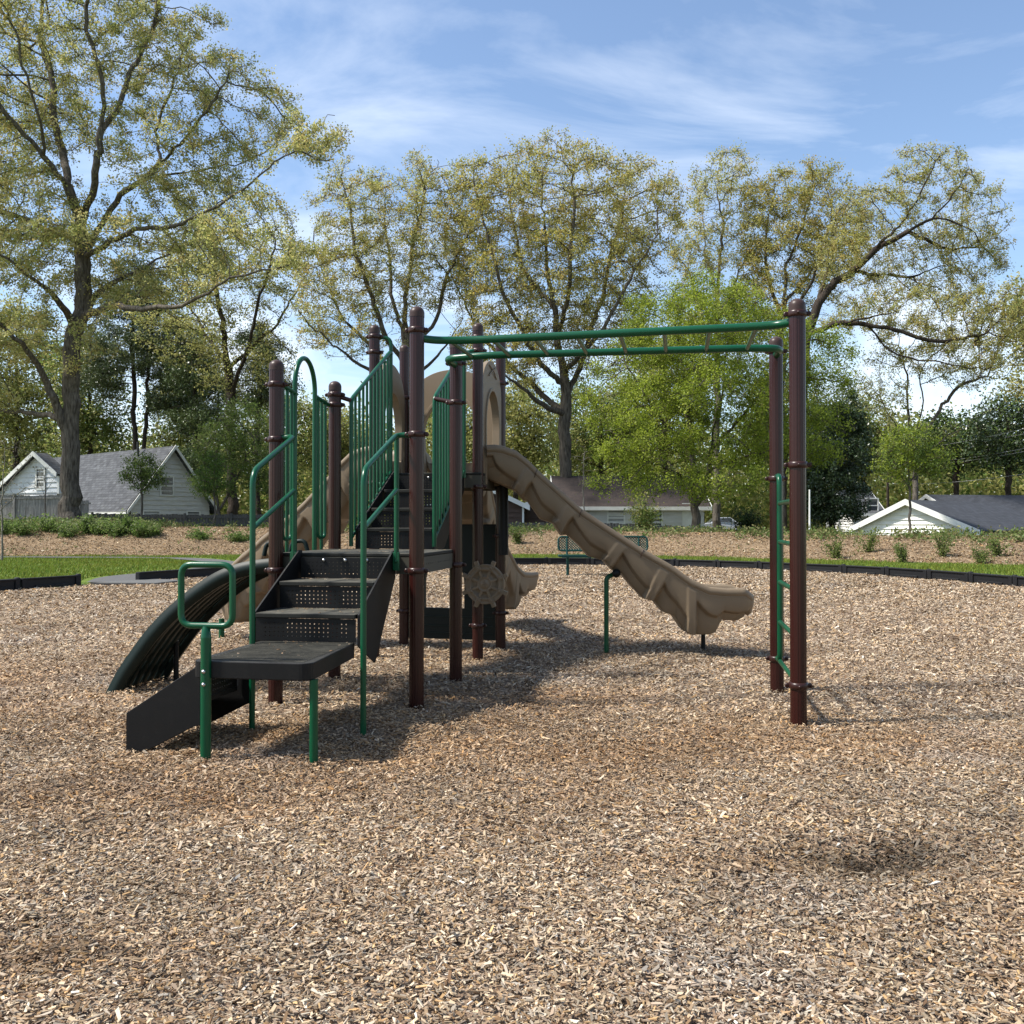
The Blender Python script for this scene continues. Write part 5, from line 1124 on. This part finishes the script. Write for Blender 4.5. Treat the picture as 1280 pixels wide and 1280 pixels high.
# ---- ship's wheel
def wheel():
    c = P(607, 730, 8.33); n = -VX; mb = MB(); R = .175
    mb.lathe(c, [(0.0, .052), (.035, .052), (.04, .046), (.055, .046), (.06, .052), (.066, .05), (.068, .03), (.118, .03), (.122, .046), (.135, .05), (.14, .044), (.162, .044), (.168, .05), (R, .046), (R, 0), (0, 0)], 64, n)
    wl = mb.build('wheel_panel', 'tan', PS, ORG); k1 = UX; k2 = Z
    for i in range(8):
        a = math.radians(22.5+45*i); dv = k1*math.cos(a)+k2*math.sin(a); sd = k1*(-math.sin(a))+k2*math.cos(a); mb = MB()
        mb.box(c+n*.042+dv*.092, (.056, .022, .02), (dv, sd, n)); mb.box(c+n*.048+dv*.152, (.05, .040, .022), (dv, sd, n)); mb.box(c+n*.026+dv*.195, (.042, .036, .044), (dv, sd, n)); mb.lathe(c+n*.058+dv*.152, [(.012, 0), (.012, .006), (.008, .008)], 10, n)
        mb.build('spoke', 'tan', wl, ORG, bevel=.004)
    mb = MB()
    for i in range(5):
        a = math.radians(90+72*i); dv = k1*math.cos(a)+k2*math.sin(a); sd = k1*(-math.sin(a))+k2*math.cos(a); mb.box(c+n*.053+dv*.012, (.026, .010, .008), (dv, sd, n))
    mb.build('hub_relief', 'tan', wl, ORG)
    mb = MB(); mb.box(c-n*.02, (.05, .05, .16), AX); mb.build('bracket', 'clamp', wl, ORG)
wheel()
# ---- arched climber on the left side
def climber():
    px = [(349, 697), (325, 699), (300, 703), (270, 714), (235, 737), (205, 763), (180, 790), (160, 818), (145, 840), (133, 860)]; wv = []
    for x, y in px:
        D = 6.53
        for _ in range(6):
            q = P(x, y, D); w = max(0, -(q-A0).dot(UX)); v = .20; D = W3(-w, v).y
        wv.append((w, P(x, y, D).z))
    wv[-1] = (wv[-1][0], .0); wv.append((wv[-1][0]+.04, -.08)); ws = [a for a, b in wv]; hs = [b for a, b in wv]
    fine = fillet([Vector((a, 0, b)) for a, b in wv], .2, 5); cl = empty('arched_climber', (0, 0, 0)); cl.parent = PS; va, vb = .20, .86
    def sweep(v0, v1, top, bot, name, m):
        rows = []; K = len(fine)
        for i, p in enumerate(fine):
            t = (fine[min(i+1, K-1)]-fine[max(i-1, 0)]).normalized(); nr = Vector((t.z, 0, -t.x)); 
            if nr.z > 0 or nr.x < 0: pass
            nn = Vector((-t.z, 0, t.x)); nn = nn if nn.x+nn.z > 0 else -nn
            a = p+nn*top; b = p+nn*bot
            rows.append([W3(-a.x, v0, a.z), W3(-a.x, v1, a.z), W3(-b.x, v1, b.z), W3(-b.x, v0, b.z)])
        mb = MB(); mb.grid(rows, True, closed=True); mb.add(rows[0], [(0, 1, 2, 3)]); mb.add(rows[-1], [(3, 2, 1, 0)]); return mb.build(name, m, cl, ORG)
    sweep(va, va+.035, .0, -.10, 'side_rail', 'dgreen'); sweep(vb-.035, vb, .0, -.10, 'side_rail', 'dgreen')
    n = 6; wd = (vb-va-.07)/n
    for i in range(n): sweep(va+.035+wd*(i+.18), va+.035+wd*(i+.82), -.03, -.055, 'slat', 'dgreen')
    K = len(fine)
    for i in range(4, K-2, max(1, K//9)):
        p = fine[i]; t = (fine[i+1]-fine[i-1]).normalized(); nn = Vector((-t.z, 0, t.x)); nn = nn if nn.x+nn.z > 0 else -nn; q = p+nn*(-.022)
        ax = (UX*(-t.x)+Z*t.z, VX, UX*(-nn.x)+Z*nn.z); mb = MB(); mb.box(W3(-q.x, (va+vb)/2, q.z), (.075, vb-va-.072, .016), ax); mb.build('foothold', 'dgreen', cl, ORG)
    for v in (va+.1, vb-.1): gpart('hand_hold', [W3(-.22, v, .97), W3(-.2, v, 1.06), W3(-.1, v, 1.07), W3(-.08, v, .99)], .016, cl, m='dgreen', rad=.04)
    b = W3(-1.12, .72); gpart('anchor', [Vector((b.x, b.y, -.1)), Vector((b.x, b.y, .30))], .02, cl, m='black')
climber()

# ------------------------------------------------------------------ world, sun, camera
w = bpy.data.worlds.new('World'); S.world = w; w.use_nodes = True; nt = w.node_tree; bg = nt.nodes['Background']
AZ = math.atan2(-SHD[0], -SHD[1])     # sun direction measured from +Y towards +X
sky = nt.nodes.new('ShaderNodeTexSky'); sky.sky_type = 'NISHITA'; sky.sun_disc = False; sky.sun_elevation = SUN_EL; sky.sun_rotation = AZ; sky.air_density = 1.0; sky.dust_density = .6; sky.ozone_density = 1.4
tc = nt.nodes.new('ShaderNodeTexCoord'); 
sep = nt.nodes.new('ShaderNodeSeparateXYZ'); nt.links.new(tc.outputs['Generated'], sep.inputs[0])
# project direction on a cloud layer plane
mx = nt.nodes.new('ShaderNodeMath'); mx.operation = 'MAXIMUM'; mx.inputs[1].default_value = .03; nt.links.new(sep.outputs['Z'], mx.inputs[0])
ad = nt.nodes.new('ShaderNodeMath'); ad.operation = 'ADD'; ad.inputs[1].default_value = .12; nt.links.new(mx.outputs[0], ad.inputs[0])
dv = nt.nodes.new('ShaderNodeVectorMath'); dv.operation = 'DIVIDE'; cb = nt.nodes.new('ShaderNodeCombineXYZ')
for k in range(3): nt.links.new(ad.outputs[0], cb.inputs[k])
nt.links.new(tc.outputs['Generated'], dv.inputs[0]); nt.links.new(cb.outputs[0], dv.inputs[1])
mp = nt.nodes.new('ShaderNodeMapping'); mp.inputs['Rotation'].default_value = (0, 0, .35); mp.inputs['Scale'].default_value = (1.0, 2.1, 1); mp.inputs['Location'].default_value = (3.3, 1.2, 0)
nt.links.new(dv.outputs[0], mp.inputs[0])
n1 = nt.nodes.new('ShaderNodeTexNoise'); n1.inputs['Scale'].default_value = 1.3; n1.inputs['Detail'].default_value = 7; n1.inputs['Roughness'].default_value = .58; n1.inputs['Distortion'].default_value = .5; nt.links.new(mp.outputs[0], n1.inputs['Vector'])
r1 = nt.nodes.new('ShaderNodeMapRange'); r1.inputs[1].default_value = .45; r1.inputs[2].default_value = .74; r1.inputs[4].default_value = .46; nt.links.new(n1.outputs['Fac'], r1.inputs[0])
n2 = nt.nodes.new('ShaderNodeTexNoise'); n2.inputs['Scale'].default_value = 3.2; n2.inputs['Detail'].default_value = 6; n2.inputs['Roughness'].default_value = .6; nt.links.new(tc.outputs['Generated'], n2.inputs['Vector'])
r2 = nt.nodes.new('ShaderNodeMapRange'); r2.inputs[1].default_value = .53; r2.inputs[2].default_value = .66; r2.inputs[4].default_value = .8; nt.links.new(n2.outputs['Fac'], r2.inputs[0])
low = nt.nodes.new('ShaderNodeMapRange'); low.inputs[1].default_value = .30; low.inputs[2].default_value = .17; nt.links.new(sep.outputs['Z'], low.inputs[0])
ml = nt.nodes.new('ShaderNodeMath'); ml.operation = 'MULTIPLY'; nt.links.new(r2.outputs[0], ml.inputs[0]); nt.links.new(low.outputs[0], ml.inputs[1])
mxx = nt.nodes.new('ShaderNodeMath'); mxx.operation = 'MAXIMUM'; nt.links.new(r1.outputs[0], mxx.inputs[0]); nt.links.new(ml.outputs[0], mxx.inputs[1])
mix = nt.nodes.new('ShaderNodeMixRGB'); nt.links.new(mxx.outputs[0], mix.inputs[0]); nt.links.new(sky.outputs[0], mix.inputs[1]); mix.inputs[2].default_value = (6.0, 6.4, 7.0, 1)
nt.links.new(mix.outputs[0], bg.inputs['Color']); bg.inputs['Strength'].default_value = .125
sd = bpy.data.lights.new('sun', 'SUN'); sd.energy = 4.7; sd.angle = math.radians(5); sd.color = (1.0, .95, .87); so = bpy.data.objects.new('sun', sd); COL.objects.link(so)
sv = Vector((-SHD[0]*math.cos(SUN_EL), -SHD[1]*math.cos(SUN_EL), math.sin(SUN_EL))).normalized(); so.rotation_euler = sv.to_track_quat('Z', 'Y').to_euler(); so.location = (-8, 4, 14)
cd = bpy.data.cameras.new('camera'); cd.sensor_width = 36; cd.lens = 36*F/1280; cd.clip_end = 2000; cd.clip_start = .05; co = bpy.data.objects.new('camera', cd); COL.objects.link(co); co.location = (0, 0, CAMH); co.rotation_euler = (math.pi/2+PITCH, 0, 0); S.camera = co
S.view_settings.view_transform = 'Standard'; S.view_settings.look = 'None'; S.view_settings.gamma = 1; S.view_settings.exposure = .82
S.render.resolution_x = S.render.resolution_y = 1024
